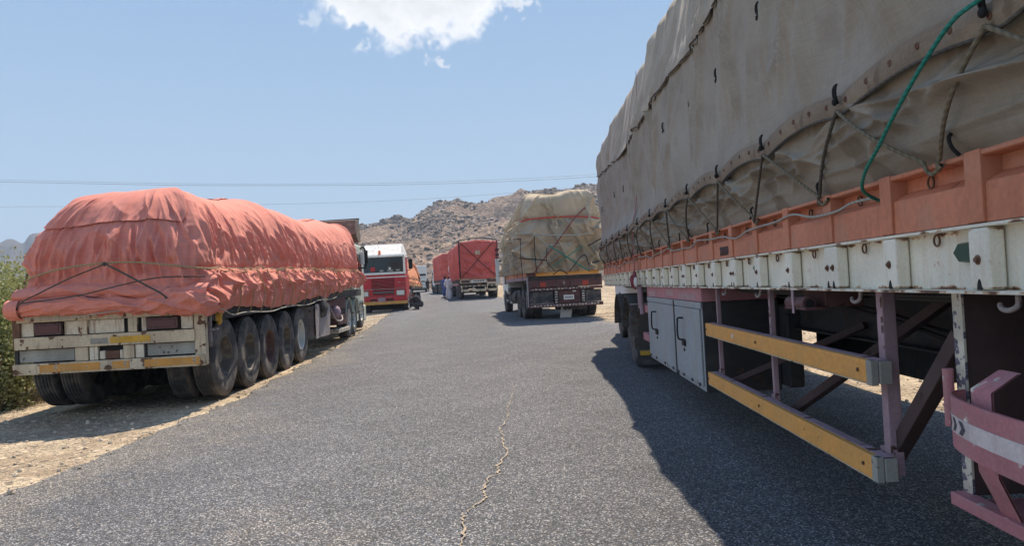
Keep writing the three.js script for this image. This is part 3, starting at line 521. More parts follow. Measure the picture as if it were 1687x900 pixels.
  // winch tube
  part('winch_tube', T, M.maroon, F.box(.1, .3, 1.2, 1.294, 3.98, 4.3), F.cyl([.02, 1.225, 3.99], [.02, 1.225, 4.28], .036, 18), F.box(-.01, .1, 1.19, 1.205, 3.97, 4.3)); part('winch_bore', T, M.black, F.cyl([.02, 1.225, 3.982], [.02, 1.225, 3.989], .024, 16)); part('winch_pin', T, M.mauve, F.box(-.02, -.014, 1.17, 1.296, 4.12, 4.15));
  // grey locker
  const L = new THREE.Group(); L.name = 'tool_locker'; T.add(L);
  part('locker_body', L, M.greyPaint, F.box(.022, .66, .385, 1.165, 6.62, 9.82, .006)); part('locker_header', L, M.pink, F.box(.014, .66, 1.172, 1.295, 6.6, 9.84, .004));
  part('locker_end', L, M.dark, F.box(.02, .665, .384, 1.162, 6.59, 6.6155, .003));
  part('locker_lintel', L, M.greyPaint, F.box(.006, .0195, 1.112, 1.168, 6.62, 9.82, .003));
  for (const [a, b] of [[6.68, 7.87], [7.95, 9.78]]) {
    part('locker_door', L, M.greyPaint, F.box(.004, .0195, .43, 1.104, a, b, .004));
    const m = lerp(a, b, .62); part('door_handle', L, M.black, F.tube([[.0, 1.0, m], [-.05, 1.0, m], [-.055, .97, m], [-.05, .8, m], [-.02, .79, m], [.0, .79, m]], .009, 30)); part('handle_box', L, M.black, F.box(-.014, .003, .73, .79, m - .08, m + .06, .004)); part('lock', L, M.black, F.cyl([.003, .69, m], [-.006, .69, m], .014));
    for (const q of [.08, .36, .7, .94]) part('door_hinge', L, M.darkDust, F.box(-.008, .0035, .425, .45, lerp(a, b, q) - .03, lerp(a, b, q) + .03, .003));
  }
  part('locker_divider', L, M.dark, F.box(.0, .0195, .39, 1.165, 7.885, 7.935, .002));
  {
    // faint white stencil on the header: a run of strokes and a short ladder, too worn to read
    const st = []; for (let i = 0; i < 22; i++) { const s = 6.86 + i * .036; if (i % 7 !== 5) st.push(F.box(.0115, .0135, 1.184, 1.184 + .055 * (0.75 + .25 * ((i * 5) % 3)), s, s + .014, 0)); }
    for (let i = 0; i < 4; i++) st.push(F.box(.0115, .0135, 1.212 + i * .018, 1.218 + i * .018, 7.95, 8.35, 0)); for (let i = 0; i < 5; i++) st.push(F.box(.0115, .0135, 1.18, 1.24, 9.2 + i * .1, 9.24 + i * .1, 0));
    part('worn_stencil', L, std({ color: 0xb9a9a6, roughness: .8 }), st);
    const ch = []; for (let i = 0; i < 6; i++) { const s = 5.53 + i * .042; ch.push(F.tube([[.001, 1.545, s + .018], [.0, 1.565, s + .002], [.0, 1.585, s + .002], [.001, 1.605, s + .018]], .0065, 8)); } each('stencil_marks', T, std({ color: 0x5c4a48, roughness: .8 }), ch);
  }
  for (const [s, y] of [[9.9, 1.0], [9.95, .62]]) each('locker_bracket', T, M.pink, F.box(.02, .2, y - .05, y + .05, s, s + .5));
  for (const [s, y, k] of [[2.545, 1.432, 1], [4.93, 1.432, .95]]) { const c = F.v(.04, y, s), g = new THREE.CylinderGeometry(.034 * k, .04 * k, .036, 6); g.rotateX(0.5236); g.rotateZ(Math.PI / 2); g.translate(c.x, c.y, c.z); const l = part('side_marker', T, M.green, metreUV(g)); }
  // pink cage at the frame's edge
  const cg = new THREE.Group(); cg.name = 'pink_guard'; T.add(cg);
  const band = (y0, y1, o, n = 40) => sheet(n, 1, (u, v) => { const a = lerp(0, Math.PI, u), s = 1.91 + .7 * Math.cos(a); return F.v(.055 - (0.187 + o) * Math.pow(Math.sin(a), .75), lerp(y0, y1, v), s); });
  const thick = (y0, y1, o, t) => { const a = band(y0, y1, o), b = band(y0, y1, o - t), top = sheet(40, 1, (u, v) => { const an = lerp(0, Math.PI, u), s = 1.91 + .7 * Math.cos(an); return F.v(.055 - (0.187 + o - t * v) * Math.pow(Math.sin(an), .75), y1, s); }); const bot = top.clone(); bot.translate(0, y0 - y1, 0); return [a, b, top, bot].map((g) => metreUV(g)); };
  part('guard_band', cg, M.pink, ...thick(.795, .965, 0, .012));
  part('reflective_strip', cg, M.stripWhite, ...thick(.85, .905, .0025, .002));
  { const gs = []; for (let i = 0; i < 6; i++) { const a = .3 + i * .155, at = (da, y) => { const s = 1.91 + .7 * Math.cos(a + da); return F.v(.055 - .1915 * Math.pow(Math.sin(a + da), .75), y, s); }; const P = [at(0, .856), at(.06, .856), at(.11, .878), at(.06, .899), at(0, .899), at(.05, .878)]; const g = new THREE.BufferGeometry(), q = []; for (const [i0, i1, i2] of [[0, 1, 2], [0, 2, 5], [5, 2, 3], [5, 3, 4]]) q.push(...P[i0].toArray(), ...P[i1].toArray(), ...P[i2].toArray()); g.setAttribute('position', new THREE.Float32BufferAttribute(q, 3)); g.computeVertexNormals(); if (i < 4) gs.push(metreUV(g)); } each('chevron_mark', cg, std({ color: 0x45434a, roughness: .7 }), gs); }
  part('cage_post', cg, M.whiteFlaked, F.box(.045, .055, .6, 1.3, 2.605, 2.665, .002)); part('cage_post_back', cg, M.maroonDark, F.box(.0555, .34, .6, 1.3, 2.61, 2.66, .003)); part('cage_hinge', cg, M.pink, F.cyl([.02, .83, 2.67], [.02, 1.03, 2.67], .018), F.cyl([.02, .9, 2.67], [.02, .905, 2.67], .022));
  const bendX = (y) => -.052 + (y > 1.0 ? (y - 1.0) * 1.6 : 0) + (y < .76 ? (0.76 - y) * .45 : 0);
  { const ys = [.6, .66, .74, .9, 1.0, 1.03, 1.055], wv = [.05, .05, .052, .052, .054, .052, .05], f = (o) => sheet(1, ys.length - 1, (u, v) => { const k = Math.round(v * (ys.length - 1)), y = ys[k]; return F.v(bendX(y) + o, y, 2.35 + (u - .5) * 2 * wv[k]); }); part('cage_strap', cg, M.pink, metreUV(f(0)), metreUV(f(.008))); }
  each('cage_foot', cg, M.pink, F.box(.0, .06, .56, .605, 1.05, 2.665, .004), F.box(.06, .34, .56, .572, 1.05, 2.66, .002));
  each('cage_foot', cg, M.pink, F.box(.3, .34, .56, .605, 1.05, 2.66, .004));
  // boxes and tanks below the bed
  part('spare_box', T, M.dark, F.box(.67, .8, .42, 1.12, 6.4, 9.6, .02)); part('fuel_tank', T, M.dark, F.box(1.5, 1.9, .5, .98, 5.7, 8.1, .05)); part('side_box', T, M.olive, F.box(1.7, 1.98, .6, .96, 3.3, 5.3, .012)); part('box_lid', T, M.olive, F.box(1.67, 2.0, .962, .985, 3.26, 5.34, .006)); each('box_bracket', T, M.maroonDark, F.box(1.66, 1.698, .6, 1.26, 5.05, 5.15), F.box(1.66, 1.698, .6, 1.26, 3.7, 3.8)); part('brake_hose', T, M.black, F.tube([[.4, 1.2, 2.3], [.5, 1.02, 3.2], [.55, 1.1, 4.2], [.5, 1.18, 5.2], [.6, 1.05, 6.2]], .013), F.tube([[.46, 1.22, 2.3], [.58, 1.06, 3.5], [.6, 1.15, 4.6], [.55, 1.2, 6.2]], .01));
  each('landing_leg', T, M.darkDust, F.box(.5, .62, .25, 1.27, 10.05, 10.2), F.box(.44, .68, .22, .25, 9.98, 10.26));
  // tractor unit ahead
  each('tractor_frame', T, M.dark, F.box(.72, .84, .75, 1.0, 10.4, 19.6), F.box(1.66, 1.78, .75, 1.0, 10.4, 19.6)); part('fifth_wheel', T, M.dark, F.box(.75, 1.75, 1.0, 1.28, 12.2, 13.2, .03));
  for (const x of [.02, 2.12]) for (const s of [11.95, 13.3]) { wheel(T, F.v(x + (s > 13 ? .32 : .19), .56 + .02, s), .53, .3, x < 1 ? -1 : 1, M.rim); wheel(T, F.v(x + .5 - (x > 1 ? .68 : 0), .58, s), .53, .3, x < 1 ? -1 : 1, M.rim, 'wheel', false); }
  for (const x of [.1, 2.0]) wheel(T, F.v(x < 1 ? .62 : 2.4, .6, 17.6), .53, .3, x < 1 ? -1 : 1, M.rim);
  const fl = part('mud_flap', T, M.darkDust, F.box(-.02, .62, .62, 1.0, 11.28, 11.3, .003), F.box(.0, .6, .36, .615, 11.285, 11.3, .003)); part('flap_strip', fl, M.yellowWorn, F.box(.07, .4, .27, .335, 11.26, 11.282, .002)); part('flap_skirt', fl, M.rubber, F.box(.03, .58, .12, .355, 11.288, 11.298, .002));
  part('fender', T, M.darkDust, ...[12.0, 13.35].map((s) => { const P = []; for (let i = 0; i <= 10; i++) { const a = lerp(.1, Math.PI - .1, i / 10); P.push([s - .6 * Math.cos(a), .56 + .6 * Math.sin(a)]); } for (let i = 10; i >= 0; i--) { const a = lerp(.1, Math.PI - .1, i / 10); P.push([s - .58 * Math.cos(a), .56 + .58 * Math.sin(a)]); } return F.plate(P, -.02, .62); })); part('fender_lip', T, M.tin, F.box(-.02, .62, 1.02, 1.035, 11.3, 11.5, .003));
  const cab = part('cab', T, M.cabWhite, F.box(.5, 2.7, .95, 2.95, 16.75, 18.75, .12)); part('cab_window', cab, M.glass, F.box(.49, .51, 1.85, 2.6, 17.4, 18.4, .004)); part('bumper', T, M.dark, F.box(.5, 2.7, .4, .93, 18.2, 18.9, .05));
  for (const s of [-.6, .75]) for (const x of [.17, W - .17]) wheel(T, F.v(x, .53, s), .53, .3, x < 1 ? -1 : 1, M.rim);
  each('axle', T, M.dark, F.cyl([.2, .53, -.6], [2.3, .53, -.6], .09), F.cyl([.2, .53, .75], [2.3, .53, .75], .09), F.cyl([.2, .56, 12], [2.3, .56, 12], .09), F.cyl([.2, .56, 13.35], [2.3, .56, 13.35], .09));

  // ---------- its tarpaulin ----------
  const C = thing('tarpaulin', 'huge taupe canvas tarpaulin tied over the load of the near orange sided truck', 'tarpaulin', [base.x, 1.53, base.z], -hd);
  const G = new Frame(1.25, 8); const gv = (x, y, s) => G.v(x, y - 1.53, s);
  const hem = (s) => 2.085 + .05 * Math.pow(Math.abs(Math.sin(Math.PI * (s - 2.11) / 1.05)), .8) + (fbm(s * .8, 2, 201, 3) - .5) * .03;
  const topY = (s) => curve([[-2, 4.12], [2, 4.16], [7.3, 4.22], [8.6, 4.26], [10, 4.32], [12.4, 4.42], [14.5, 4.26], [16, 4.16]], s) + (fbm(s * .6, 5, 202, 3) - .5) * .03;
  const creases = []; { const r = mulberry(88); for (let k = 0; k < 13; k++) for (let i = 0; i < 3; i++) { const s0 = 2.11 + 1.05 * k + (r() - .5) * .3, y0 = 2.15 + .25 * r(); creases.push([s0, y0, s0 - (.1 + .95 * r()), y0 + .7 + 1.1 * r(), .012 + .016 * r(), .014 + .026 * r()]); } for (let i = 0; i < 16; i++) { const s0 = 1 + 14 * r(), y0 = 2.5 + r() * .6; creases.push([s0, y0, s0 + (r() - .5) * .5, y0 + .6 + .8 * r(), .012 + .02 * r(), .016 + .02 * r()]); } for (const c of [[4.1, 2.2, 3.2, 3.7, .045, .035], [3.95, 2.3, 3.0, 3.7, .04, .03], [3.7, 2.6, 2.8, 3.8, .045, .03], [4.9, 2.25, 4.6, 3.6, .03, .03], [2.9, 2.3, 2.2, 3.4, .04, .035]]) creases.push(c); }
  const crease = (s, y) => { let v = 0; for (const [a, b, c, d, h, w] of creases) { if (Math.abs(s - a) > 1.6 || y < b - .1) continue; const ex = c - a, ey = d - b, l = ex * ex + ey * ey, t = ((s - a) * ex + (y - b) * ey) / l; if (t < -.05 || t > 1.1) continue; const q = Math.abs((s - a) * ey - (y - b) * ex) / Math.sqrt(l) / w; if (q < 3.5) v += h * Math.exp(-Math.pow(q, 1.4)) * sstep(t, -.05, .25) * sstep(1.1 - t, 0, .5); } return v; };
  const lean = (y, s = 0) => y > 3.2 ? (.2 + .05 * bump1(s, 6.35, .45)) * (y - 3.2) * sstep(y, 3.2, 3.45) : 0;
  const seamY = (s) => 3.2 + .012 * (s - 6) * (s > 6 ? 1 : .6) + .014 * Math.max(0, s - 10) * (s - 10) * .55 + (fbm(s * .6, 7, 203, 3) - .5) * .06;
  const face = (s, y) => {                                                    // how far the lower cloth stands out (minus x is towards the road)
    const b = (fbm(s * .5, y * .45, 204, 3) - .5) * .2, f1 = ridge2(s * 1.5 + (y - 2) * .32, y * .16, 205), f2 = ridge2(s * 3.6 - y * .25, y * .22 + 4, 206);
    const near = sstep(5.2 - s, -1, 2.2), amp = .016 + .022 * sstep(y, 2.5, 3.5) + .02 * near;
    const hb = 1 - sstep(y - hem(s), 0, .3); return lerp(-.045 + b, -.066, hb) + lean(y, s) - (1 - hb) * 1.5 * crease(s, y) - (1 - hb) * (amp * (f1 - .4) + .014 * (f2 - .35) + (.045 + .03 * near) * (fold(s * 1.05 + (y - 3) * .3, y * .14, 215, 4) - .2) + .032 * (fold(s * 2.5 - (y - 3) * .2, y * .12, 216, 5) - .15) + .009 * (fbm(s * 7, y * 3.5, 207, 3) - .5) + .03 * near * ridge2(s * 2.1 + (y - 3) * .55, y * .1, 208));
  };
  // one rounded section swept along: side, shoulder, roof, far side
  const roofPt = (s, t) => { const ty = topY(s), r = .24, L = lean(ty - r, s); if (t < .2) { const a = t / .2 * Math.PI / 2; return [L + r - r * Math.cos(a), ty - r + r * Math.sin(a)]; } const k = (t - .2) / .8; return [lerp(L + r, W - .1, k), ty + .1 * Math.sin(k * Math.PI) + (fbm(s * .7, k * 4, 209, 3) - .5) * .14 * Math.min(1, k * 4)]; };
  const frontFade = (s) => sstep(s, 15.5, 15.95);
  cloth('cover', C, M.greyTarp, sheet(860, 150, (u, v) => { const s = lerp(.6, 15.94, u), y0 = hem(s) - .05, y1 = Math.max(seamY(s) + .15, 3.5), y = lerp(y0, y1, v); return gv(face(s, y) + .1 * frontFade(s) ** 2, y, s); }));
  cloth('cover', C, M.greyTarp, sheet(50, 30, (u, v) => { const s = lerp(-1.2, .6, u), y0 = hem(s) - .05, y1 = 3.5, y = lerp(y0, y1, v); return gv(face(s, y), y, s); }));
  // the upper sheet hangs over it, its lower edge gathered along a cord
  const over = (s, y) => { const d = y - seamY(s), k = sstep(d, 0, .35), pl = ridge2(s * 2.6 + y * .2, y * .12, 211), pl2 = ridge2(s * 5.4 - y * .3, 3, 212); return Math.min(face(s, y), -.02 + lean(y, s)) - .022 - k * (.05 * pl * (0.35 + .65 * vn(s * .7, 1, 213)) + .02 * pl2); };
  cloth('upper_sheet', C, M.greyTarpPale, sheet(760, 96, (u, v) => {
    const s = lerp(-1.2, 15.97, u), ty = topY(s), nSide = .52;
    if (v < nSide) { const y0 = seamY(s), y = lerp(y0, ty - .24, v / nSide); return gv(over(s, y) * (1 - .0) + .1 * frontFade(s) ** 2, y, s); }
    const t = (v - nSide) / (1 - nSide), [x, y] = roofPt(s, t), o = over(s, ty - .24) - lean(ty - .24, s), f = Math.max(0, 1 - t / .2); return gv(x + o * f + .1 * frontFade(s) ** 2 * f, y - .35 * frontFade(s) * 0, s);
  }));
  cloth('front_flap', C, M.greyTarp, sheet(40, 40, (u, v) => { const y = lerp(1.72, topY(15.9) - .02, v), x = lerp(.04, W - .05, u); return gv(x, Math.min(y, topY(15.9) - .1 + .1 * Math.sin(u * 3.1)), 15.965 + .05 * Math.sin(u * Math.PI) - .03 * ridge2(u * 6, v, 214)); }));
  cloth('back_flap', C, M.greyTarp, sheet(20, 20, (u, v) => gv(lerp(.0, W, u), lerp(1.72, topY(-1.2), v), -1.2)));
  cloth('far_cover', C, M.greyTarp, sheet(90, 30, (u, v) => { const s = lerp(-1.2, 15.95, u), y = lerp(1.7, topY(s), v); return gv(W + .03 - .1 * Math.max(0, y - 3), y, s); }));
  // crumpled skirt below the hem, tucked behind the orange boards
  const skl = []; { const r = mulberry(99); for (let k = -1; k < 14; k++) { const s0 = 2.11 + 1.05 * k; skl.push([s0, 2.08, s0 + .75 + .5 * r(), 1.78 + .05 * r(), .03 + .02 * r(), .022], [s0, 2.08, s0 - .5 - .5 * r(), 1.79 + .08 * r(), .03 + .02 * r(), .022], [s0 - .6, 1.92 + .06 * r(), s0 + .6, 1.86 + .08 * r(), .026 + .02 * r(), .02], [s0 - .2, 2.0 + .04 * r(), s0 + .5, 1.98 - .06 * r(), .02 + .02 * r(), .016], [s0 - .7 * r(), 1.82 + .05 * r(), s0 + .5 + .5 * r(), 1.8 + .06 * r(), .02 + .014 * r(), .015]); } }
  const skCrease = (s, y) => { let v = 0; for (const [a, b, c, d, h, w] of skl) { if (Math.abs(s - a) > 1.7) continue; const ex = c - a, ey = d - b, l = ex * ex + ey * ey, t = ((s - a) * ex + (y - b) * ey) / l; if (t < 0 || t > 1) continue; const q = Math.abs((s - a) * ey - (y - b) * ex) / Math.sqrt(l) / w; if (q < 3) v += h * Math.exp(-Math.pow(q, 1.3)) * sstep(t, 0, .2) * sstep(1 - t, 0, .3); } return v; };
  const skirt = (s, y) => { const t = clamp((y - 1.7) / .45, 0, 1), e = Math.sin(t * Math.PI), a = s * .9 + (vn(s * .7, y, 226) - .5) * .5; return .026 - .085 * sstep(t, .5, 1) - .03 * e * (0.3 + fbm(s * 1.1, y * 2, 221, 3)) - .07 * e * (fold(a - (y - 1.7) * 1.7, y * 1.6, 222, 2.5) - .25) - .075 * e * (fold(s * .5 + 4, y * 6.5 - s * .55, 223, 3) - .2) - .032 * e * (fold(s * 1.9 + (y - 1.7) * 2.6, y * 2, 227, 3) - .2) - .014 * (fbm(s * 8, y * 12, 224, 3) - .5) - e * skCrease(s, y); };
  cloth('lower_skirt', C, M.skirtCloth, sheet(900, 60, (u, v) => { const s = lerp(.6, 15.94, u), y = lerp(1.742, hem(s) + .02, v), k = sstep(y, 1.742, 1.80); return gv(lerp(.03, skirt(s, y) + .006, k), y, s); }));
  const hs = cloth('hem_band', C, M.tarpHem, sheet(640, 6, (u, v) => { const s = lerp(.6, 15.94, u), h = hem(s), y = lerp(h - .056, h + .034, v); return gv(-.092 - .008 * Math.sin(v * Math.PI) - .004 * ridge(s * 8, 1, 225) - .012 * (vn(s * 1.3, 4, 228) - .5), y, s); }));
  for (let s = 1.9; s < 13; s += .2) part('eyelet', hs, M.rust, (() => { const h = hem(s), c = gv(-.104 - .012 * (vn(s * 1.3, 4, 228) - .5), h - .008, s), g = new THREE.TorusGeometry(.0085, .0042, 5, 12); g.rotateY(Math.PI / 2); g.translate(c.x, c.y, c.z); return metreUV(g); })());
  part('hem_cord', C, M.ropeDark, rope([...Array(120)].map((_, i) => { const s = lerp(.8, 15.9, i / 119), h = hem(s) - .058; return gv(-.096, h, s); }), .006, 700, 6));
  part('seam_cord', C, M.ropeDark, rope([...Array(90)].map((_, i) => { const s = lerp(.8, 15.9, i / 89), y = seamY(s) + .012; return gv(over(s, y) - .006 + .1 * frontFade(s) ** 2, y, s); }), .008, 500, 6));
  const loop = (s, y, x, h) => { const g = []; for (const d of [-.009, .009]) g.push(G.tube([[x, y - 1.53 - h / 2, s + d * .2], [x - .012, y - 1.53 - h * .1, s + d], [x - .01, y - 1.53 + h * .35, s + d * 1.1], [x - .002, y - 1.53 + h / 2, s + d * .3]], .0055, 14)); return g; };
  for (let k = 0; k < 13; k++) { const s = 2.11 + 1.05 * k, h = hem(s), x = -.106; part('tie_loop', C, M.strapBlack, ...loop(s, h + .04, x, .08), (() => { const g = new THREE.SphereGeometry(.015, 10, 8); g.scale(.8, 1.1, 1); const c = gv(x - .018, h + .005, s - .012); g.translate(c.x, c.y, c.z); return metreUV(g); })()); }
  for (let k = 0; k < 12; k++) { const s = 3.15 + 1.05 * k, y = 2.8 + .04 * Math.sin(k * 2.1) + .03, x = face(s, y) - .004; part('cloth_loop', C, M.strapBlack, ...loop(s, y, x, .085), G.box(x - .018, x - .008, y - 1.53 - .06, y - 1.53 - .035, s - .008, s + .008, .003)); }
  for (let k = 0; k < 24; k++) { const s = 1.85 + .605 * k, x = skirt(s, 1.8) - .0; if (k % 2 || k > 6) part('lower_tie', C, M.strapBlack, G.tube([[-.014, 1.745 - 1.53, s - .004], [x - .016, 1.775 - 1.53, s], [x - .018, 1.81 - 1.53, s + .008], [x - .002, 1.825 - 1.53, s + .012]], .0065, 10)); }
  for (let k = 0; k < 13; k++) { const s = 2.11 + 1.05 * k, h = hem(s) - .03; for (const d of [-.5, .5]) { const w = d * (0.9 + .2 * ((k * 7) % 5) / 5), P = [], xa = -.112; let out = 0; for (let i = 1; i < 10; i++) { const t = i / 10, q = s + w * t, y = lerp(h, 1.757, t); out = Math.max(out, (lerp(xa, -.02, t) - skirt(q, y) + .006) / Math.sin(t * Math.PI)); } out = Math.min(out, .09); for (let i = 0; i <= 8; i++) { const t = i / 8, q = s + w * t, y = lerp(h, 1.757, t); P.push([lerp(xa, -.02, t) - out * Math.sin(t * Math.PI), y - 1.53, q]); } P.push([-.022, 1.735 - 1.53, s + w * 1.03], [-.014, 1.712 - 1.53, s + w * 1.06]); if (d < 0) P.push([-.016, 1.715 - 1.53, s + w * 1.16], [-.018, 1.73 - 1.53, s + w * 1.24]); part('lashing_rope', C, k === 0 || d < 0 ? M.rope : M.ropeDark, G.tube(P, k < 2 ? .008 : .0075, 40, 8, .035)); } }
  // teal rope and the pale cord looped along the board
  const wp = (P) => P.map(([x, y, s]) => F.v(x, y, s).applyAxisAngle(new THREE.Vector3(0, 1, 0), -hd).add(base));
  { const P = [[-.12, 2.16, 1.85], [-.135, 2.125, 2.09], [-.145, 2.11, 2.2], [-.15, 2.03, 2.38], [-.15, 1.92, 2.58], [-.135, 1.83, 2.76], [-.1, 1.765, 2.96], [-.05, 1.715, 3.1], [.02, 1.688, 3.17], [.05, 1.675, 3.18]]; solo('teal_rope', 'teal green rope slanting down the grey tarpaulin to an orange board ring', 'rope', M.ropeTeal, [rope(wp(P), .007, 90, 8, .03)]); }
  { const P = [[.03, 1.69, 3.18], [-.014, 1.682, 3.3]]; for (let s = 3.45; s < 15.4; s += .3) { const k = (s - 3.45) / .605; P.push([-.02 - .004 * Math.sin(s * 7), 1.676 + .018 * Math.sin(s * 3.3) + .012 * Math.sin(s * 8.1) - .05 * sstep(s, 10, 13) * Math.sin((s - 10) * .7), s]); } solo('pale_cord', 'pale grey cord looped along the front of the orange boards', 'cord', M.ropePale, [rope(wp(P), .0062, 420, 6, .03)]); }
  {
    const sx = (y) => Math.min(face(9.9, y), y > 3.2 ? over(9.9, y) : 9) - .012, st = solo('ratchet_strap', 'dark red ratchet strap running down the grey tarpaulin and knotted at the rail', 'strap', M.strapRed, [sheet(3, 60, (u, v) => { const y = lerp(1.36, 4.0, v), q = lerp(10.45, 9.45, sstep(y, 1.3, 3.9)); return wp([[Math.min(y > 2.0 ? sx(y) : -.06, -.03 - .05 * bump1(y, 1.9, .3)), y, q + (u - .5) * .09 * (y < 3.0 ? 1 : .45)]])[0]; })].map((g) => metreUV(g)));
    const K = new THREE.SphereGeometry(.1, 20, 14), p = K.attributes.position; for (let i = 0; i < p.count; i++) { const k = .7 + .6 * vn(p.getX(i) * 22 + 5, p.getY(i) * 22 + p.getZ(i) * 16, 5); p.setXYZ(i, p.getX(i) * k * .5, p.getY(i) * k * 1.2, p.getZ(i) * k * .9); } K.computeVertexNormals(); const c = wp([[-.07, 1.385, 10.4]])[0]; K.translate(c.x, c.y, c.z);
    part('strap_knot', st, M.strapRed, metreUV(K)); each('strap_tail', st, M.mauve, metreUV(cylinder(...wp([[-.02, 1.32, 10.22], [-.01, .93, 10.2]]), .03, 10)), metreUV(cylinder(...wp([[-.0, 1.32, 10.5], [-.0, 1.0, 10.46]]), .028, 10))); part('rag_end', st, M.white, (() => { const g = new THREE.SphereGeometry(.05, 12, 10); g.scale(.6, 1.4, 1); const c = wp([[-.08, 1.36, 10.16]])[0]; g.translate(c.x, c.y, c.z); return metreUV(g); })());
  }
  { const P = [[-.12, 1.93, 15.9], [-.25, 1.8, 15.85], [-.14, 1.7, 15.5], [-.03, 1.66, 15.2]]; solo('tan_cord', 'frayed tan cord hanging at the front corner of the near truck', 'cord', M.ropeTan, [rope(wp(P), .012, 40)]); }
}
// ---------- the red covered truck on the left ----------
{
  const hd = R(-2.6), F = new Frame(-1.25, 17), base = new THREE.Vector3(-3.7, 0, 0).add(new THREE.Vector3(-1.25 * Math.cos(hd) + 17 * Math.sin(hd), 0, -17 * Math.cos(hd) - 1.25 * Math.sin(hd)));
  const T = thing('flatbed_truck', 'left lorry with battered cream tail frame, five rear axles and pale fenders', 'truck', [base.x, 0, base.z], -hd);
  const up = (s) => 0.012 * Math.max(0, s - 12);
  // tail frame
  part('bumper_beam', T, M.creamWorn, F.box(-2.49, 0, .55, .695, 10.16, 10.26, .008));
  for (const [a, b] of [[-2.14, -1.36], [-1.2, -.98], [-.78, -.05]]) part('reflective_tape', T, M.orangeWorn, F.box(a, b, .575, .675, 10.152, 10.162, .002));
  part('middle_beam', T, M.creamWorn, F.box(-2.47, -.12, .885, 1.045, 10.18, 10.28, .008));
  part('yellow_tape', T, M.yellowWorn, F.box(-1.22, -.7, .915, 1.0, 10.172, 10.182, .002)); part('grey_tape', T, M.greyPanel, F.box(-1.48, -1.26, .915, .99, 10.173, 10.182, .002));
  part('top_beam', T, M.creamWorn, F.box(-2.44, .02, 1.24, 1.345, 10.19, 10.3, .006));
  for (const [a, b] of [[-2.44, -1.72], [-.77, -.03]]) { part('tail_panel', T, M.greyPanel, F.box(a, b, .715, .872, 10.24, 10.25, .002)); each('panel_frame', T, M.dark, F.box(a - .05, a - .004, .7, .88, 10.22, 10.27, .002), F.box(b + .004, b + .03, .7, .88, 10.22, 10.27, .002)); }
  for (const [a, b, m] of [[-1.7, -1.53, M.creamWorn], [-1.51, -1.4, M.cream], [-1.07, -.93, M.creamWorn], [-.91, -.8, M.cream]]) part('short_post', T, m, F.box(a, b, .7, .88, 10.2, 10.26, .008));
  part('plate_recess', T, M.black, F.box(-1.39, -1.08, .7, .88, 10.27, 10.28, .001)); each('plate_block', T, M.rust, F.box(-1.3, -1.13, .705, .815, 10.21, 10.26, .01)); each('plate_block', T, M.cream, F.box(-1.38, -1.31, .705, .82, 10.205, 10.26, .012), F.box(-1.12, -1.075, .705, .82, 10.205, 10.26, .012));
  for (const [a, b] of [[-2.21, -1.86], [-.75, -.34]]) { const l = part('tail_lamp', T, M.lampDull, F.box(a, b, 1.07, 1.225, 10.19, 10.25, .006)); part('lamp_lens', l, M.lampRed, F.box(a + .03, b - .03, 1.1, 1.195, 10.182, 10.192, .004)); }
  for (const [a, b] of [[-2.4, -2.24], [-1.84, -1.62], [-1.55, -1.06], [-.83, -.77], [-.31, -.15]]) part('tail_board', T, M.cream, F.box(a, b, 1.055, 1.235, 10.235, 10.25, .003));
  for (const x of [-1.58, -.93]) part('tail_stake', T, M.creamWorn, F.box(x - .06, x + .06, 1.05, 1.24, 10.19, 10.235, .006));
  part('corner_post', T, M.rust, F.box(-2.5, -2.4, .9, 1.3, 10.2, 10.3, .006)); part('corner_post', T, M.creamWorn, F.box(-.13, .015, .56, 1.3, 10.205, 10.31, .008));
  part('tail_wall', T, M.dark, F.box(-2.45, -.02, .72, 1.25, 10.29, 10.31, .001));
  // bed
  part('deck', T, M.darkDust, F.bar([-1.24, 1.3, 10.3], [-1.24, 1.42, 24.0], 2.4, .1)); each('side_rail', T, M.dark, F.bar([-.03, 1.23, 10.3], [-.03, 1.45, 24.0], .06, .2)); each('side_rail', T, M.dark, F.bar([-2.44, 1.23, 10.3], [-2.44, 1.45, 24.0], .06, .2));
  part('chassis_beam', T, M.dark, F.bar([-.72, 1.0, 10.3], [-.72, 1.15, 23.5], .12, .4)); part('chassis_beam', T, M.dark, F.bar([-1.76, 1.0, 10.3], [-1.76, 1.15, 23.5], .12, .4));
  const ax = [11.11, 12.3, 13.49, 14.68, 15.87];
  ax.forEach((s, i) => {
    const y = .57 + [.02, -.015, -.02, .0, .045][i], rm = [M.rim, M.rim, M.rimRed, M.rim, M.rimPale][i];
    each('axle', T, M.dark, F.cyl([-2.3, y, s], [-.2, y, s], .08, 10));
    wheel(T, F.v(-.17, y, s), .575, .31, 1, rm); wheel(T, F.v(-.53, y, s), .575, .31, 1, M.rim, 'wheel', false); wheel(T, F.v(-1.96, y, s), .575, .31, -1, M.rim, 'wheel', false); wheel(T, F.v(-2.32, y, s), .575, .31, -1, M.rim, 'wheel', false);
    each('leaf_spring', T, M.dark, F.box(-.78, -.66, y + .1, y + .18, s - .5, s + .5, .01), F.box(-1.82, -1.7, y + .1, y + .18, s - .5, s + .5, .01));
  });
  part('rag', T, M.yellowWorn, (() => { const g = new THREE.SphereGeometry(.09, 14, 10), p = g.attributes.position; for (let i = 0; i < p.count; i++) { const k = .55 + .9 * vn(p.getX(i) * 20 + 5, p.getY(i) * 20 + p.getZ(i) * 15, 9); p.setXYZ(i, p.getX(i) * k * .6, p.getY(i) * k * 1.2, p.getZ(i) * k); } g.computeVertexNormals(); const c = F.v(.0, 1.2, 10.75); g.translate(c.x, c.y, c.z); return metreUV(g); })());
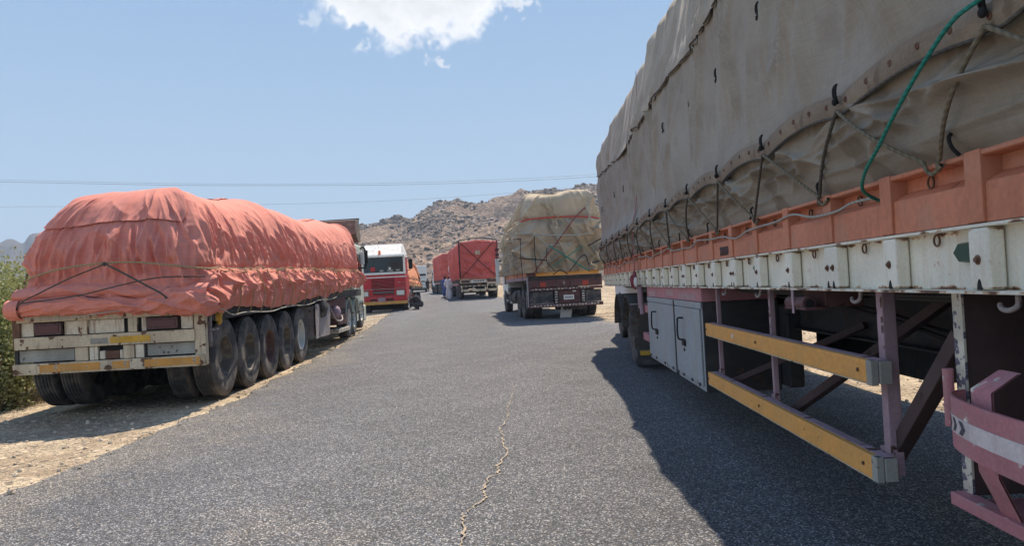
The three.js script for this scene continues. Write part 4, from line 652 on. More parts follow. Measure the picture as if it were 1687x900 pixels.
  part('tail_bracket', T, M.tin, F.box(-.02, .02, .78, 1.22, 10.42, 10.46, .003), F.box(-.02, .06, 1.0, 1.03, 10.4, 10.62, .003)); part('air_hose', T, M.black, F.tube([[.03, 1.25, 10.5], [.04, 1.23, 13], [.04, 1.26, 16], [.03, 1.3, 18.5]], .012));
  // between the axles and the tractor
  part('tool_box', T, M.tin, F.box(-.5, .03, .5, 1.18, 16.85, 18.3, .012)); part('box_flap', T, M.tin, sheet(14, 14, (u, v) => F.v(.05 + .05 * ridge(u * 3, v * 1.5, 5), lerp(.46, 1.22, v), lerp(16.75, 18.4, u)))); part('hung_sack', T, M.darkDust, (() => { const g = new THREE.SphereGeometry(.2, 20, 16), p = g.attributes.position; for (let i = 0; i < p.count; i++) { const k = .7 + .6 * vn(p.getX(i) * 9 + 5, p.getY(i) * 9 + p.getZ(i) * 8, 5); p.setXYZ(i, p.getX(i) * k * .7, p.getY(i) * k * 1.1, p.getZ(i) * k); } g.computeVertexNormals(); const c = F.v(.08, 1.13, 17.5); g.translate(c.x, c.y, c.z); return metreUV(g); })());
  each('landing_leg', T, M.darkDust, F.box(-.35, -.23, .4, 1.2, 18.7, 18.85)); each('landing_leg', T, M.darkDust, F.box(-2.25, -2.13, .4, 1.2, 18.7, 18.85)); part('mud_board', T, M.maroon, F.bar([-.25, 1.08, 19.0], [.04, 1.2, 20.8], .04, .3)); part('gear_case', T, M.mauve, (() => { const g = new THREE.DodecahedronGeometry(.18, 1); g.scale(.8, 1, 1); const c = F.v(.05, .96, 19.3); g.translate(c.x, c.y, c.z); return metreUV(g); })()); part('looped_hose', T, M.tin, F.tube([[.05, 1.1, 18.6], [.14, .82, 18.75], [.15, .74, 19.2], [.13, .76, 19.8], [.06, .85, 20.1]], .022));
  part('battery_box', T, M.maroon, F.box(-.6, -.02, .6, .88, 20.0, 21.4, .015)); part('step', T, M.whiteFlaked, F.box(-.62, .02, .4, .5, 19.8, 21.6, .008)); part('tank', T, M.black, F.box(-.65, -.06, .85, 1.2, 20.2, 21.5, .06));
  // tractor
  each('tractor_frame', T, M.dark, F.box(-.85, -.72, .7, .95, 19.6, 27.4), F.box(-1.77, -1.64, .7, .95, 19.6, 27.4));
  for (const s of [22.1, 23.4]) for (const [x, o] of [[-.22 - .06 * (s - 22), 1], [-2.4 - .06 * (s - 22), -1]]) wheel(T, F.v(x, .68, s), .54, .32, o, M.rimPale);
  for (const [x, o] of [[-.5, 1], [-2.74, -1]]) wheel(T, F.v(x, .76, 26.2), .54, .32, o, M.rimPale);
  each('axle', T, M.dark, F.cyl([-2.3, .68, 22.1], [-.2, .68, 22.1], .08, 10), F.cyl([-2.3, .68, 23.4], [-.2, .68, 23.4], .08, 10), F.cyl([-2.6, .76, 26.2], [-.6, .76, 26.2], .08, 10));
  for (const s of [22.1, 23.4]) for (const x of [-.42, -2.58]) { const P = []; for (let i = 0; i <= 12; i++) { const a = lerp(.15, Math.PI - .15, i / 12); P.push([s - .61 * Math.cos(a), .68 + .63 * Math.sin(a)]); } for (let i = 12; i >= 0; i--) { const a = lerp(.15, Math.PI - .15, i / 12); P.push([s - .585 * Math.cos(a), .68 + .6 * Math.sin(a)]); } part('fender', T, M.cabPale, F.plate(P, x, x + .36)); }
  part('fender_skirt', T, M.cabPale, F.box(-.4, -.3, .5, 1.05, 24.5, 25.2, .03));
  const cab = new THREE.Group(); cab.name = 'cab'; T.add(cab); cab.position.set(-.38, 0, 0);
  part('cab_shell', cab, M.cabPale, F.box(-2.5, .04, 1.0, 3.1, 24.75, 26.9, .1)); part('cab_door', cab, M.cabPale, F.box(.03, .055, 1.15, 2.95, 25.5, 26.6, .01)); part('side_window', cab, M.glass, F.box(.05, .064, 2.0, 2.75, 25.65, 26.5, .004)); part('windscreen', cab, M.glass, F.box(-2.35, -.1, 2.0, 2.85, 26.89, 26.92, .004)); part('cab_bumper', cab, M.cabPale, F.box(-2.5, .05, .45, 1.0, 26.6, 27.1, .04)); part('wind_deflector', cab, M.brownSheet, F.plate([[24.0, 3.3], [24.05, 3.74], [24.75, 3.82], [25.0, 3.1], [24.6, 3.05]], -2.4, .3)); each('deflector_rim', cab, M.dark, F.bar([-2.4, 3.8, 24.74], [.32, 3.84, 24.74], .05, .04), F.bar([.305, 3.3, 24.0], [.305, 3.84, 24.76], .03, .05));
  const mr = part('mirror_arm', cab, M.black, F.tube([[.04, 2.95, 26.4], [.12, 3.02, 26.5], [.2, 2.92, 26.5], [.21, 2.4, 26.5], [.18, 2.3, 26.5], [.05, 2.3, 26.45]], .03, 40)); part('mirror', mr, M.black, F.box(.12, .29, 2.45, 2.9, 26.46, 26.54, .03)); part('mirror_back', mr, M.cabWhite, F.box(.06, .2, 2.4, 2.86, 26.2, 26.3, .04));

  // ---------- its tarpaulin ----------
  const TB = 1.3, C = thing('tarpaulin', 'sun faded salmon red tarpaulin gathered over the long left load', 'tarpaulin', [base.x, TB, base.z], -hd); const G = new Frame(-1.25, 17), gv = (x, y, s) => G.v(x, y - TB, s);
  const hemY = (s) => 1.25 + .0025 * Math.max(0, s - 11) ** 2, ropeY = (s) => 1.86 + .028 * (s - 10.6) - .0006 * (s - 10.6) ** 2;
  const lines = []; { const r = mulberry(71); for (let i = 0; i < 74; i++) { const p0 = .3 + 12.9 * (i + r()) / 74, y0 = 1.9 + .25 * r(), y1 = 2.45 + .6 * r(); lines.push([p0, y0, p0 + (y1 - y0) * (.16 + .3 * r()), y1, .022 + .04 * r(), .02 + .026 * r()]); } for (let i = 0; i < 34; i++) { const p0 = 13.2 + 3 * (i + r()) / 34, y0 = 1.5 + .5 * r(), y1 = 2.3 + .5 * r(); lines.push([p0, y0, p0 + (r() - .35) * .4, y1, .03 + .04 * r(), .02 + .026 * r()]); } for (let i = 0; i < 40; i++) { const p0 = .3 + 15.5 * r(), y0 = 1.45 + .5 * r(); lines.push([p0, y0, p0 + (r() - .5) * .7, y0 + .2 + .25 * r(), .02 + .03 * r(), .018 + .02 * r()]); } }
  const bins = []; for (const l of lines) for (let i = Math.max(0, Math.floor((Math.min(l[0], l[2]) - .2) * 4)); i <= (Math.max(l[0], l[2]) + .2) * 4; i++) (bins[i] ??= []).push(l);
  const creased = (p, y) => { let v = 0; for (const [a, b, c, d, h, w] of bins[Math.floor(p * 4)] ?? []) { if (y < Math.min(b, d) || y > Math.max(b, d) + .1) continue; const ex = c - a, ey = d - b, l = ex * ex + ey * ey, t = ((p - a) * ex + (y - b) * ey) / l; if (t < 0 || t > 1) continue; const q = ((p - a) * ey - (y - b) * ex) / Math.sqrt(l) / w + .5 * (vn(y * 3, a * 7, 325) - .5); if (Math.abs(q) < 4) v += h * sstep(t, 0, .25) * sstep(1 - t, 0, .3) * (Math.exp(-Math.pow(Math.abs(q), 1.3)) - .55 * Math.exp(-((q - 2) ** 2))); } return v; };
  const disp = (q, t, y, hh, x, s) => {
    const p = q.p, ry = ropeY(q.s), b = hemY(q.s), rear = Math.max(0, -q.ns) ** 2, w0 = (y - b) / (ry - b), flat = Math.max(rear, Math.max(0, -q.nx) ** 2), w = lerp(w0, Math.max(w0, 1.2), flat);
    let d = 0, lift = 0; const soft = 1 - .8 * sstep(hh, .86, 1), yy = y + (vn(p * .8, y * .6, 313) - .5) * .5;
    if (w > 1) {
      const k = sstep(w, 1, 1.35);
      d += k * soft * .62 * (.13 * (fold(p * .8 + yy * .16, yy * .18, 301, 3) - .25) + .1 * (fold(p * 1.9 + (yy - 2) * .42, yy * .25, 302, 3) - .25) + .055 * (fold(p * 4.1 - yy * .35, yy * .4, 303, 3) - .25) + .06 * (fold(p * 1.1 - (yy - 1.8) * 1.1, yy * .4, 304, 4) - .2)) - .02;
    } else {
      const e = clamp(w, 0, 1), belly = Math.pow(Math.sin(clamp(e, .02, .98) * Math.PI), .8), pin = ridge(p * .8, 9, 314);
      d += belly * (.01 + .13 * vn(p * 1.3, y * 1.2, 306) + .13 * (fold(p * 1.7 + y * 1.9, y * 2.6, 307, 2.5) - .2) + .12 * (fold(p * 2.6 - y * 2.4, y * 1.5, 308, 3) - .2) + .07 * (fold(p * 4.5 + y * .8, y * 1.1, 315, 3) - .2)) - .05 * pin * pin * belly;
    }
    if (rear > .02) d += rear * sstep(w, .9, 1.5) * soft * .7 * (.14 * (fold(p * 2.4 + yy * .5, yy * .3, 318, 4) - .2) + .11 * (fold(p * 3.3 - yy * 1.2, yy * .6, 319, 4) - .2) + .06 * (fold(p * 6.2 + yy * .4, yy * .5, 320, 3) - .2) + .09 * (fold(p * 1.7 + yy * 1.7, yy * .9, 324, 4) - .2));
    d += 1.25 * creased(p, y) * soft;
    d += (fbm(p * 6, y * 6, 309, 3) - .5) * .035 * soft + .03 * (fold(p * 2.3 + y * 2.3, y * 2.3 - p * 1.3, 316, 5)) * soft;
    d -= .035 * bump1(y, ry, .05) * (1 - .4 * rear);
    d += .06 * rear * bump1(y, 1.5, .2);
    if (t < .09) lift += (fbm(p * 1.5, 5, 310, 4) - .55) * .18 * (1 - t / .09) * (1 - rear);
    lift += (fbm(x * .9 + 4, s * .55, 311, 4) - .5) * .22 * sstep(hh, .5, .95) + .07 * (fold(x * .7 + s * .1, s * .45, 312, 3) - .2) * sstep(hh, .5, .9);
    return [d, lift];
  };
  const shape = { x0: -2.42, x1: .03, s0: 10.22, s1: 23.7, cr: .22, nSide: 940, nRear: 210, nLeft: 120, nFront: 40, nc: 16, nv: 170, rearIn: 1.5, frontIn: .5, ridge: .05, n: [3.0, 2.7, 2.05, 6], base: (q) => hemY(q.s) + .02 - TB, top: (s) => 3.17 - TB + .33 * sstep(s, 11.5, 24) + .06 * Math.sin(s * .9), disp: (q, t, y, hh, x, s) => disp(q, t, y + TB, hh, x, s) };
  cloth('cover', C, M.redTarp, cover(G, shape));
  cloth('lapped_sheet', C, M.redTarp, cover(G, { ...shape, nv: 70, nLeft: 60, vmap: (q, v) => { const rear = Math.max(0, -q.ns) ** 1.2, left = Math.max(0, -q.nx) ** 2, e = .90 - .47 * rear - .2 * left + .03 * Math.sin(q.p * 2.3) - .05 * rear * (vn(q.p * 1.4, 3, 317) - .5); return lerp(e, 1, v); }, disp: (q, t, y, hh, x, s) => { const d = disp(q, t, y + TB, hh, x, s); return [d[0] + .03, d[1] + .02]; } }));
  // thick roll of spare cloth lying along the tail
  cloth('tail_roll', C, M.redTarp, sheet(300, 72, (u, v) => { const x = lerp(-2.3, .2, u), a = v * 6.2832, cap = Math.sqrt(clamp(Math.min(1, (1 - u) * 22), 0.02, 1)), r = (.08 + .045 * vn(u * 5, 2, 321) + .05 * sstep(u, .55, .9)) * (1 + .5 * (fbm(u * 9, Math.cos(a) * 1.6 + 3 + Math.sin(a), 322, 4) - .5) + .5 * (fold(u * 6 + Math.sin(a) * .9, Math.cos(a) * 2.2 + 5, 323, 2.5) - .3) + .25 * (fold(u * 15 - Math.sin(a) * 1.4, Math.cos(a) * 2.6, 326, 3) - .3)), y = 1.435 + .035 * Math.sin(u * 9) - .035 * u - .05 * sstep(u, .86, 1) + .03 * bump1(u, .5, .1); return gv(x, y + r * cap * Math.sin(a) * .95, 10.14 - .04 * Math.sin(u * 3.1) + .12 * sstep(u, .9, 1) + r * cap * Math.cos(a)); }));
  cloth('roll_end', C, M.redTarp, sheet(120, 6, (u, v) => { const a = u * 18, r = .145 * (1 - u * .8) * (1 + .12 * Math.sin(a * .7)); return gv(-2.3 - .17 * v - .02 * (1 - u), 1.41 + r * Math.sin(a) * .95, 10.13 + r * Math.cos(a)); }));
  cloth('tail_fold', C, M.redTarp, sheet(150, 30, (u, v) => { const x = lerp(-2.42, .1, u), y = 1.5 + .2 * v + .05 * Math.sin(u * 5), f = ridge2(u * 6 + v * 1.4, v * 1.2, 331); return gv(x, y + .05 * (fbm(u * 6, v * 3, 332, 3) - .5), 10.17 - .1 * Math.sin(v * 2.6) - .07 * f * (1 - v) + .08 * v * v); }));
  // cords: along the side and round the tail, the crossed tail ropes, the seam of the lapped sheet
  const sideP = [...Array(70)].map((_, i) => { const s = lerp(10.5, 23.4, i / 69); return [.075 + .015 * Math.sin(s * 5), ropeY(s) + .012 * Math.sin(s * 3.1) + .01 * Math.sin(s * 9), s]; });
  const lower = (P, o = 0) => P.map(([x, y, s]) => gv(x, y + o, s));
  part('side_cord', C, M.ropeTan, rope(lower(sideP), .008, 400, 6)); part('side_cord', C, M.ropeTan, rope(lower(sideP, -.035), .0065, 400, 6));
  part('tail_cord', C, M.ropeTan, rope(lower([[.1, 1.86, 10.5], [.05, 1.85, 10.25], [-.3, 1.9, 10.1], [-.8, 1.97, 10.06], [-1.2, 1.975, 10.05], [-1.7, 1.94, 10.06], [-2.1, 1.86, 10.12], [-2.36, 1.8, 10.28]]), .012, 120)); part('tail_cord', C, M.ropeDark, rope(lower([[.05, 1.74, 10.2], [-.5, 1.75, 10.03], [-1.0, 1.67, 10.0], [-1.5, 1.57, 9.98], [-2.3, 1.5, 10.0]]), .009, 120));
  part('lashing_rope', C, M.ropeDark, rope(lower([[-1.18, 1.96, 10.02], [-1.6, 1.8, 9.97], [-2.0, 1.62, 9.96], [-2.25, 1.5, 9.97], [-2.4, 1.36, 10.12]]), .0095, 90)); part('lashing_rope', C, M.ropeDark, rope(lower([[-1.18, 1.97, 10.02], [-.9, 1.82, 9.96], [-.6, 1.64, 9.94], [-.42, 1.52, 9.96], [-.32, 1.36, 10.05]]), .013, 90)); part('rope_knot', C, M.ropeDark, (() => { const g = new THREE.SphereGeometry(.03, 12, 10), c = gv(-1.18, 1.965, 10.02); g.translate(c.x, c.y, c.z); return metreUV(g); })());
  part('hem_cord', C, M.ropePale, rope(lower([[-.3, 1.3, 10.1], [.1, 1.31, 10.4], ...[...Array(24)].map((_, i) => { const s = lerp(11, 19, i / 23); return [.14 + .02 * Math.sin(s * 4), hemY(s) - .06 + .02 * Math.sin(s * 2.3), s]; })]), .009, 200, 6));
  part('lashing_rope', C, M.ropePale, rope(lower([[-2.3, 1.31, 10.1], [-1.7, 1.28, 10.08], [-1.2, 1.33, 10.06], [-.8, 1.345, 10.07], [-.35, 1.33, 10.08]]), .008, 80, 6));
  for (let s = 11.2, k = 0; s < 23; s += .62, k++) part('hem_tie', C, M.ropeTan, rope(lower([[.09, ropeY(s) - .02, s], [.2, lerp(ropeY(s), hemY(s), .5), s + .03], [.17, hemY(s) + .1, s + .05], [.1, hemY(s) - .06, s + .08]]), .008, 20, 6));
}
// ---------- the truck with the grey and tan load ahead on the right ----------
const place = (X, Y, D, hd, ox, os) => new THREE.Vector3(X + ox * Math.cos(hd) + os * Math.sin(hd), Y, -D - os * Math.cos(hd) + ox * Math.sin(hd));
{
  const hd = R(-6.2), F = new Frame(1.3, 4), base = place(.5, .17, 25.9, hd, 1.3, 4), W = 2.6;
  const T = thing('rigid_truck', 'dark rigid lorry with maroon tail lamps and chequered bumper strips on the right', 'truck', [base.x, base.y, base.z], -hd);
  // rear: heights above its own ground
  part('lamp_beam', T, M.maroon, F.box(.0, W, 1.1, 1.36, 0, .08, .008)); part('deck', T, M.dark, F.box(0, W, 1.36, 1.5, .02, 7.2, .008)); part('tail_board', T, M.ochre, F.box(.3, W - .1, 1.505, 1.63, -.03, .03, .006)); part('tail_board_frame', T, M.maroon, F.box(.0, .28, 1.505, 1.64, -.02, .03, .006));
  part('side_board', T, M.orangePanel, F.box(-.01, .04, 1.505, 1.72, .1, 7.2, .006)); each('side_rail', T, M.mauve, F.box(-.005, .05, 1.38, 1.5, .1, 7.2, .004));
  for (const [a, b] of [[.06, 1.05], [1.5, W - .06]]) { const l = part('tail_lamp', T, M.lampDull, F.box(a, b, 1.12, 1.3, -.035, 0, .008)); for (const k of [.08, .38, .68]) part('lamp_lens', l, k === .38 ? M.lampRedBright : M.lampRed, F.box(lerp(a, b, k), lerp(a, b, k + .2), 1.135, 1.285, -.045, -.034, .006)); }
  each('centre_lamp', T, M.white, F.box(1.24, 1.3, 1.2, 1.22, -.012, .0, 0), F.box(1.24, 1.3, 1.26, 1.28, -.012, .0, 0));
  part('tail_beam', T, M.maroon, F.box(.02, W, 1.0, 1.09, -.02, .06, .006)); part('low_beam', T, M.maroon, F.box(.02, W, .42, .54, -.03, .05, .006));
  const chk = (x0, x1, y0, y1, n, m) => { for (let i = 0; i < n; i++) { const a = lerp(x0, x1, i / n), b = lerp(x0, x1, (i + .62) / n); part('chevron_tape', T, M.whiteFlaked, F.box(a, b, y0 + .01 * (i % 2), y1 - .01 * ((i + 1) % 2), -.036 + m, -.028 + m, .001)); } };
  chk(.12, 2.2, 1.02, 1.075, 16, .012); chk(.08, 2.5, .45, .515, 22, 0);
  for (const x of [.98, 1.92]) { part('upright', T, M.dark, F.box(x - .07, x + .07, .545, .995, 0, .05, .004)); for (let i = 0; i < 5; i++) part('chevron_tape', T, M.whiteFlaked, F.box(x - .045, x + .045, .57 + i * .085, .62 + i * .085, -.007, .0005, .001)); }
  for (const [a, b] of [[.08, .88], [2.02, 2.56]]) { part('rear_flap', T, M.rubber, F.box(a, b, .56, .97, .06, .07, .002)); part('flap_trim', T, M.tin, F.box(a, b, .548, .566, .05, .06, .001)); }
  part('plate_panel', T, M.maroon, F.box(1.07, 1.83, .56, .98, .06, .08, .002)); part('number_plate', T, M.white, F.box(1.24, 1.6, .66, .82, .035, .048, .003)); part('small_lamp', T, M.white, F.box(1.56, 1.68, .92, .96, .04, .058, .003)); for (const x of [1.15, 1.72]) part('tow_eye', T, M.darkDust, torus(F.v(x, .73, .045), .055, .018, 'z'));
  each('plate_marks', T, M.dark, ...[0, 1, 2, 3].map((i) => F.box(1.3 + i * .07, 1.335 + i * .07, .705, .775, .0325, .0355, 0)));
  part('side_post', T, M.tin, F.box(-.02, .03, .45, 1.5, -.02, .03, .004)); part('splash_board', T, M.tin, F.box(-.02, .0, .4, 1.0, .3, .36, .003)); part('mud_flap', T, M.white, sheet(6, 6, (u, v) => F.v(1.16 + .4 * u + .03 * v, .02 + .32 * v, .55 - .05 * Math.sin(v * 2)))); each('flap_lug', T, M.white, F.box(1.22, 1.27, .33, .42, .53, .55), F.box(1.43, 1.48, .34, .42, .53, .55));
  each('scalloped_trim', T, M.darkDust, ...[...Array(6)].map((_, i) => { const g = new THREE.CylinderGeometry(.085, .085, .02, 16); g.rotateX(Math.PI / 2); const c = F.v(1.3 + i * .14, .38, .2); g.translate(c.x, c.y, c.z); return metreUV(g); }));
  part('chassis_beam', T, M.dark, F.box(.8, .92, .75, 1.3, .2, 10.2)); part('chassis_beam', T, M.dark, F.box(1.68, 1.8, .75, 1.3, .2, 10.2));
  for (const s of [1.5, 2.85]) { wheel(T, F.v(.15, .53, s), .53, .3, -1, M.rim); wheel(T, F.v(.48, .53, s), .53, .3, -1, M.rim, 'wheel', false); wheel(T, F.v(W - .15, .53, s), .53, .3, 1, M.rim); wheel(T, F.v(W - .48, .53, s), .53, .3, 1, M.rim, 'wheel', false); each('axle', T, M.dark, F.cyl([.2, .53, s], [2.4, .53, s], .1, 10)); }
  for (const x of [.17, W - .17]) wheel(T, F.v(x, .55, 8.2), .53, .3, x < 1 ? -1 : 1, M.rim);
  part('tank', T, M.darkDust, F.cyl([.3, .75, 4.2], [.3, .75, 5.5], .28, 20)); part('side_box', T, M.dark, F.box(.04, .5, .55, 1.15, 5.8, 6.9, .02)); for (const [s, y] of [[6.0, .9], [6.4, .55], [5.0, .5]]) part('step', T, M.whiteFlaked, F.box(-.03, .04, y, y + .09, s, s + .7, .004));
  const cab = part('cab', T, M.cabWhite, F.box(.05, 2.55, .9, 2.9, 7.35, 9.3, .12)); part('cab_window', cab, M.glass, F.box(.04, .06, 1.9, 2.6, 8.0, 9.0, .004)); part('bumper', T, M.cabWhite, F.box(.05, 2.55, .4, .9, 8.8, 9.4, .05)); part('mirror', T, M.cabWhite, F.box(-.26, -.08, 1.35, 2.5, 9.1, 9.16, .03)); part('mirror_arm', T, M.black, F.tube([[.06, 2.45, 9.0], [-.17, 2.56, 9.1], [-.17, 2.4, 9.12]], .02, 16)); part('exhaust', T, M.steel, F.cyl([-.02, 1.3, 7.28], [-.02, 3.4, 7.28], .05, 12));
  // load
  const TB = 1.5, C = thing('tarpaulin', 'khaki tarpaulin crossed by ropes and straps on the high load ahead', 'tarpaulin', [base.x, base.y + TB, base.z], -hd), G = new Frame(1.3, 4), gv = (x, y, s) => G.v(x, y - TB, s);
  const dg = (q, t, y, hh) => { const p = q.p; return [(fold(p * 1.1 + y * .3, y * .3, 401, 3) - .25) * .26 + (fbm(p * 1.6, y * 1.2, 402, 4) - .5) * .3 + (fold(p * 2.6 - y * 1.2, y * .9, 403, 4) - .2) * .24 + .16 * fold(p * 1.9 + y * 1.8, y, 404, 4) + .1 * bump1(y, 1.9, .5) - .06 * bump1(y, 1.1, .1), 0]; };
  cloth('cover', C, M.slateTarp, cover(G, { x0: -.07, x1: W + .07, s0: -.1, s1: 7.3, cr: .2, nSide: 90, nRear: 140, nLeft: 230, nFront: 30, nc: 10, nv: 110, rearIn: 1.2, n: [5, 4.2, 4, 5], base: () => .13, top: (s) => 1.95 + .1 * Math.sin(s * 2), disp: (q, t, y, hh) => dg(q, t, y, hh) }));
  const top = cover(G, { x0: .06, x1: W - .06, s0: .1, s1: 7.15, cr: .26, nSide: 90, nRear: 170, nLeft: 230, nFront: 30, nc: 12, nv: 90, rearIn: 1.3, n: [7, 8, 6, 8], base: (q) => 1.35, top: (s, q) => 2.74 + .16 * bump1(s, 1.4, 1.3) - .25 * sstep(s, 3, 7) + .06 * (fbm(s * 2, q.x * 2, 411, 3) - .5), disp: (q, t, y, hh) => { const p = q.p; return [(fold(p * 1.6 + (y - 2) * .5, y * .3, 412, 4) - .2) * .36 * (1 - hh * .5) + (fold(p * 3.4 - (y - 2) * .8, y * .4, 413, 4) - .2) * .24 * (1 - hh * .6) - .1 * bump1(y, 1.97, .06) + .04, .16 * (ridge2(p * .7, 2, 415) - .4) * sstep(hh, .3, .8)]; } });
  cloth('top_sheet', C, M.tanTarp, top);
  const rr = (P, m, r, nm = 'lashing_rope') => part(nm, C, m, rope(P.map(([x, y, s]) => gv(x < .05 ? x - .1 : x, y, s < .05 ? s - (y > 2.9 ? -.02 : .2) : s)), r, 60, 6));
  const Y = (h) => h;                                                         // heights above ground
  part('red_strap', C, M.strapBright, rope([[-.12, 3.2, .8], [-.06, 3.42, .05], [.3, 3.47, -.08], [1.3, 3.5, -.1], [2.4, 3.44, -.08], [2.64, 3.4, .1]].map(([x, y, s]) => gv(x, y, s)), .022, 60, 6));
  rr([[.55, 4.1, .25], [.9, 3.75, -.14], [1.5, 3.1, -.2], [2.1, 2.3, -.2], [2.62, 1.8, -.16]], M.ropeTan, .022); rr([[2.35, 3.95, .1], [1.8, 3.5, -.14], [1.1, 2.7, -.2], [.5, 2.0, -.18], [.2, 1.6, -.12]], M.strapRed, .02, 'red_strap');
  rr([[.75, 2.52, -.22], [1.2, 2.2, -.24], [1.7, 1.85, -.22], [2.1, 1.6, -.18]], M.ropeTeal, .024, 'teal_rope'); rr([[1.9, 2.45, -.22], [1.4, 2.15, -.24], [.8, 1.8, -.22]], M.ropeTeal, .018, 'teal_rope'); rr([[.72, 2.53, -.21], [1.5, 2.52, -.23]], M.ropePale, .015);
  rr([[-.16, 2.2, .5], [.0, 2.12, -.1], [.4, 2.06, -.2], [.65, 2.02, -.21]], M.strapBlack, 0.018, 'black_strap'); rr([[.68, 2.45, -.22], [.65, 2.0, -.22], [.9, 1.65, -.2]], M.strapBlack, 0.014, 'black_strap'); rr([[.28, 2.85, -.18], [.26, 2.3, -.2], [.3, 1.6, -.15]], M.strapBlack, 0.013, 'black_strap'); rr([[1.4, 1.6, -.16], [1.95, 2.15, -.22], [2.1, 1.75, -.2]], M.strapBlack, 0.016, 'black_strap'); rr([[.85, 1.53, -.14], [1.1, 1.68, -.18], [1.35, 1.53, -.14]], M.strapBlack, 0.016, 'black_strap'); rr([[2.1, 2.45, -.2], [2.4, 2.6, -.18], [2.66, 2.72, -.02]], M.strapBlack, 0.021, 'black_strap'); rr([[2.1, 1.85, -.2], [2.62, 1.95, -.1]], M.strapBlack, 0.018, 'black_strap');
  rr([[-.14, 3.05, 1.0], [-.1, 2.98, .0], [.3, 2.9, -.17], [.7, 2.52, -.22]], M.ropePale, .022); rr([[.3, 2.92, -.18], [1.0, 2.86, -.2], [1.9, 2.84, -.2], [2.6, 3.0, -.1]], M.ropePale, .02); rr([[-.12, 2.55, 2.5], [-.14, 2.2, 1.2], [-.1, 2.12, .2]], M.strapBlack, 0.016, 'black_strap'); rr([[-.12, 3.0, 3.6], [-.16, 2.98, 2.0], [-.14, 3.05, .8]], M.ropeDark, .022);
  rr([[-.08, 3.3, 1.5], [-.12, 2.4, 1.45], [-.06, 1.5, 1.4]], M.strapBlack, 0.011, 'black_strap'); rr([[-.04, 3.0, .02], [-.1, 2.2, -.02], [-.03, .8, -.03]], M.strapBlack, 0.011, 'black_strap');
}
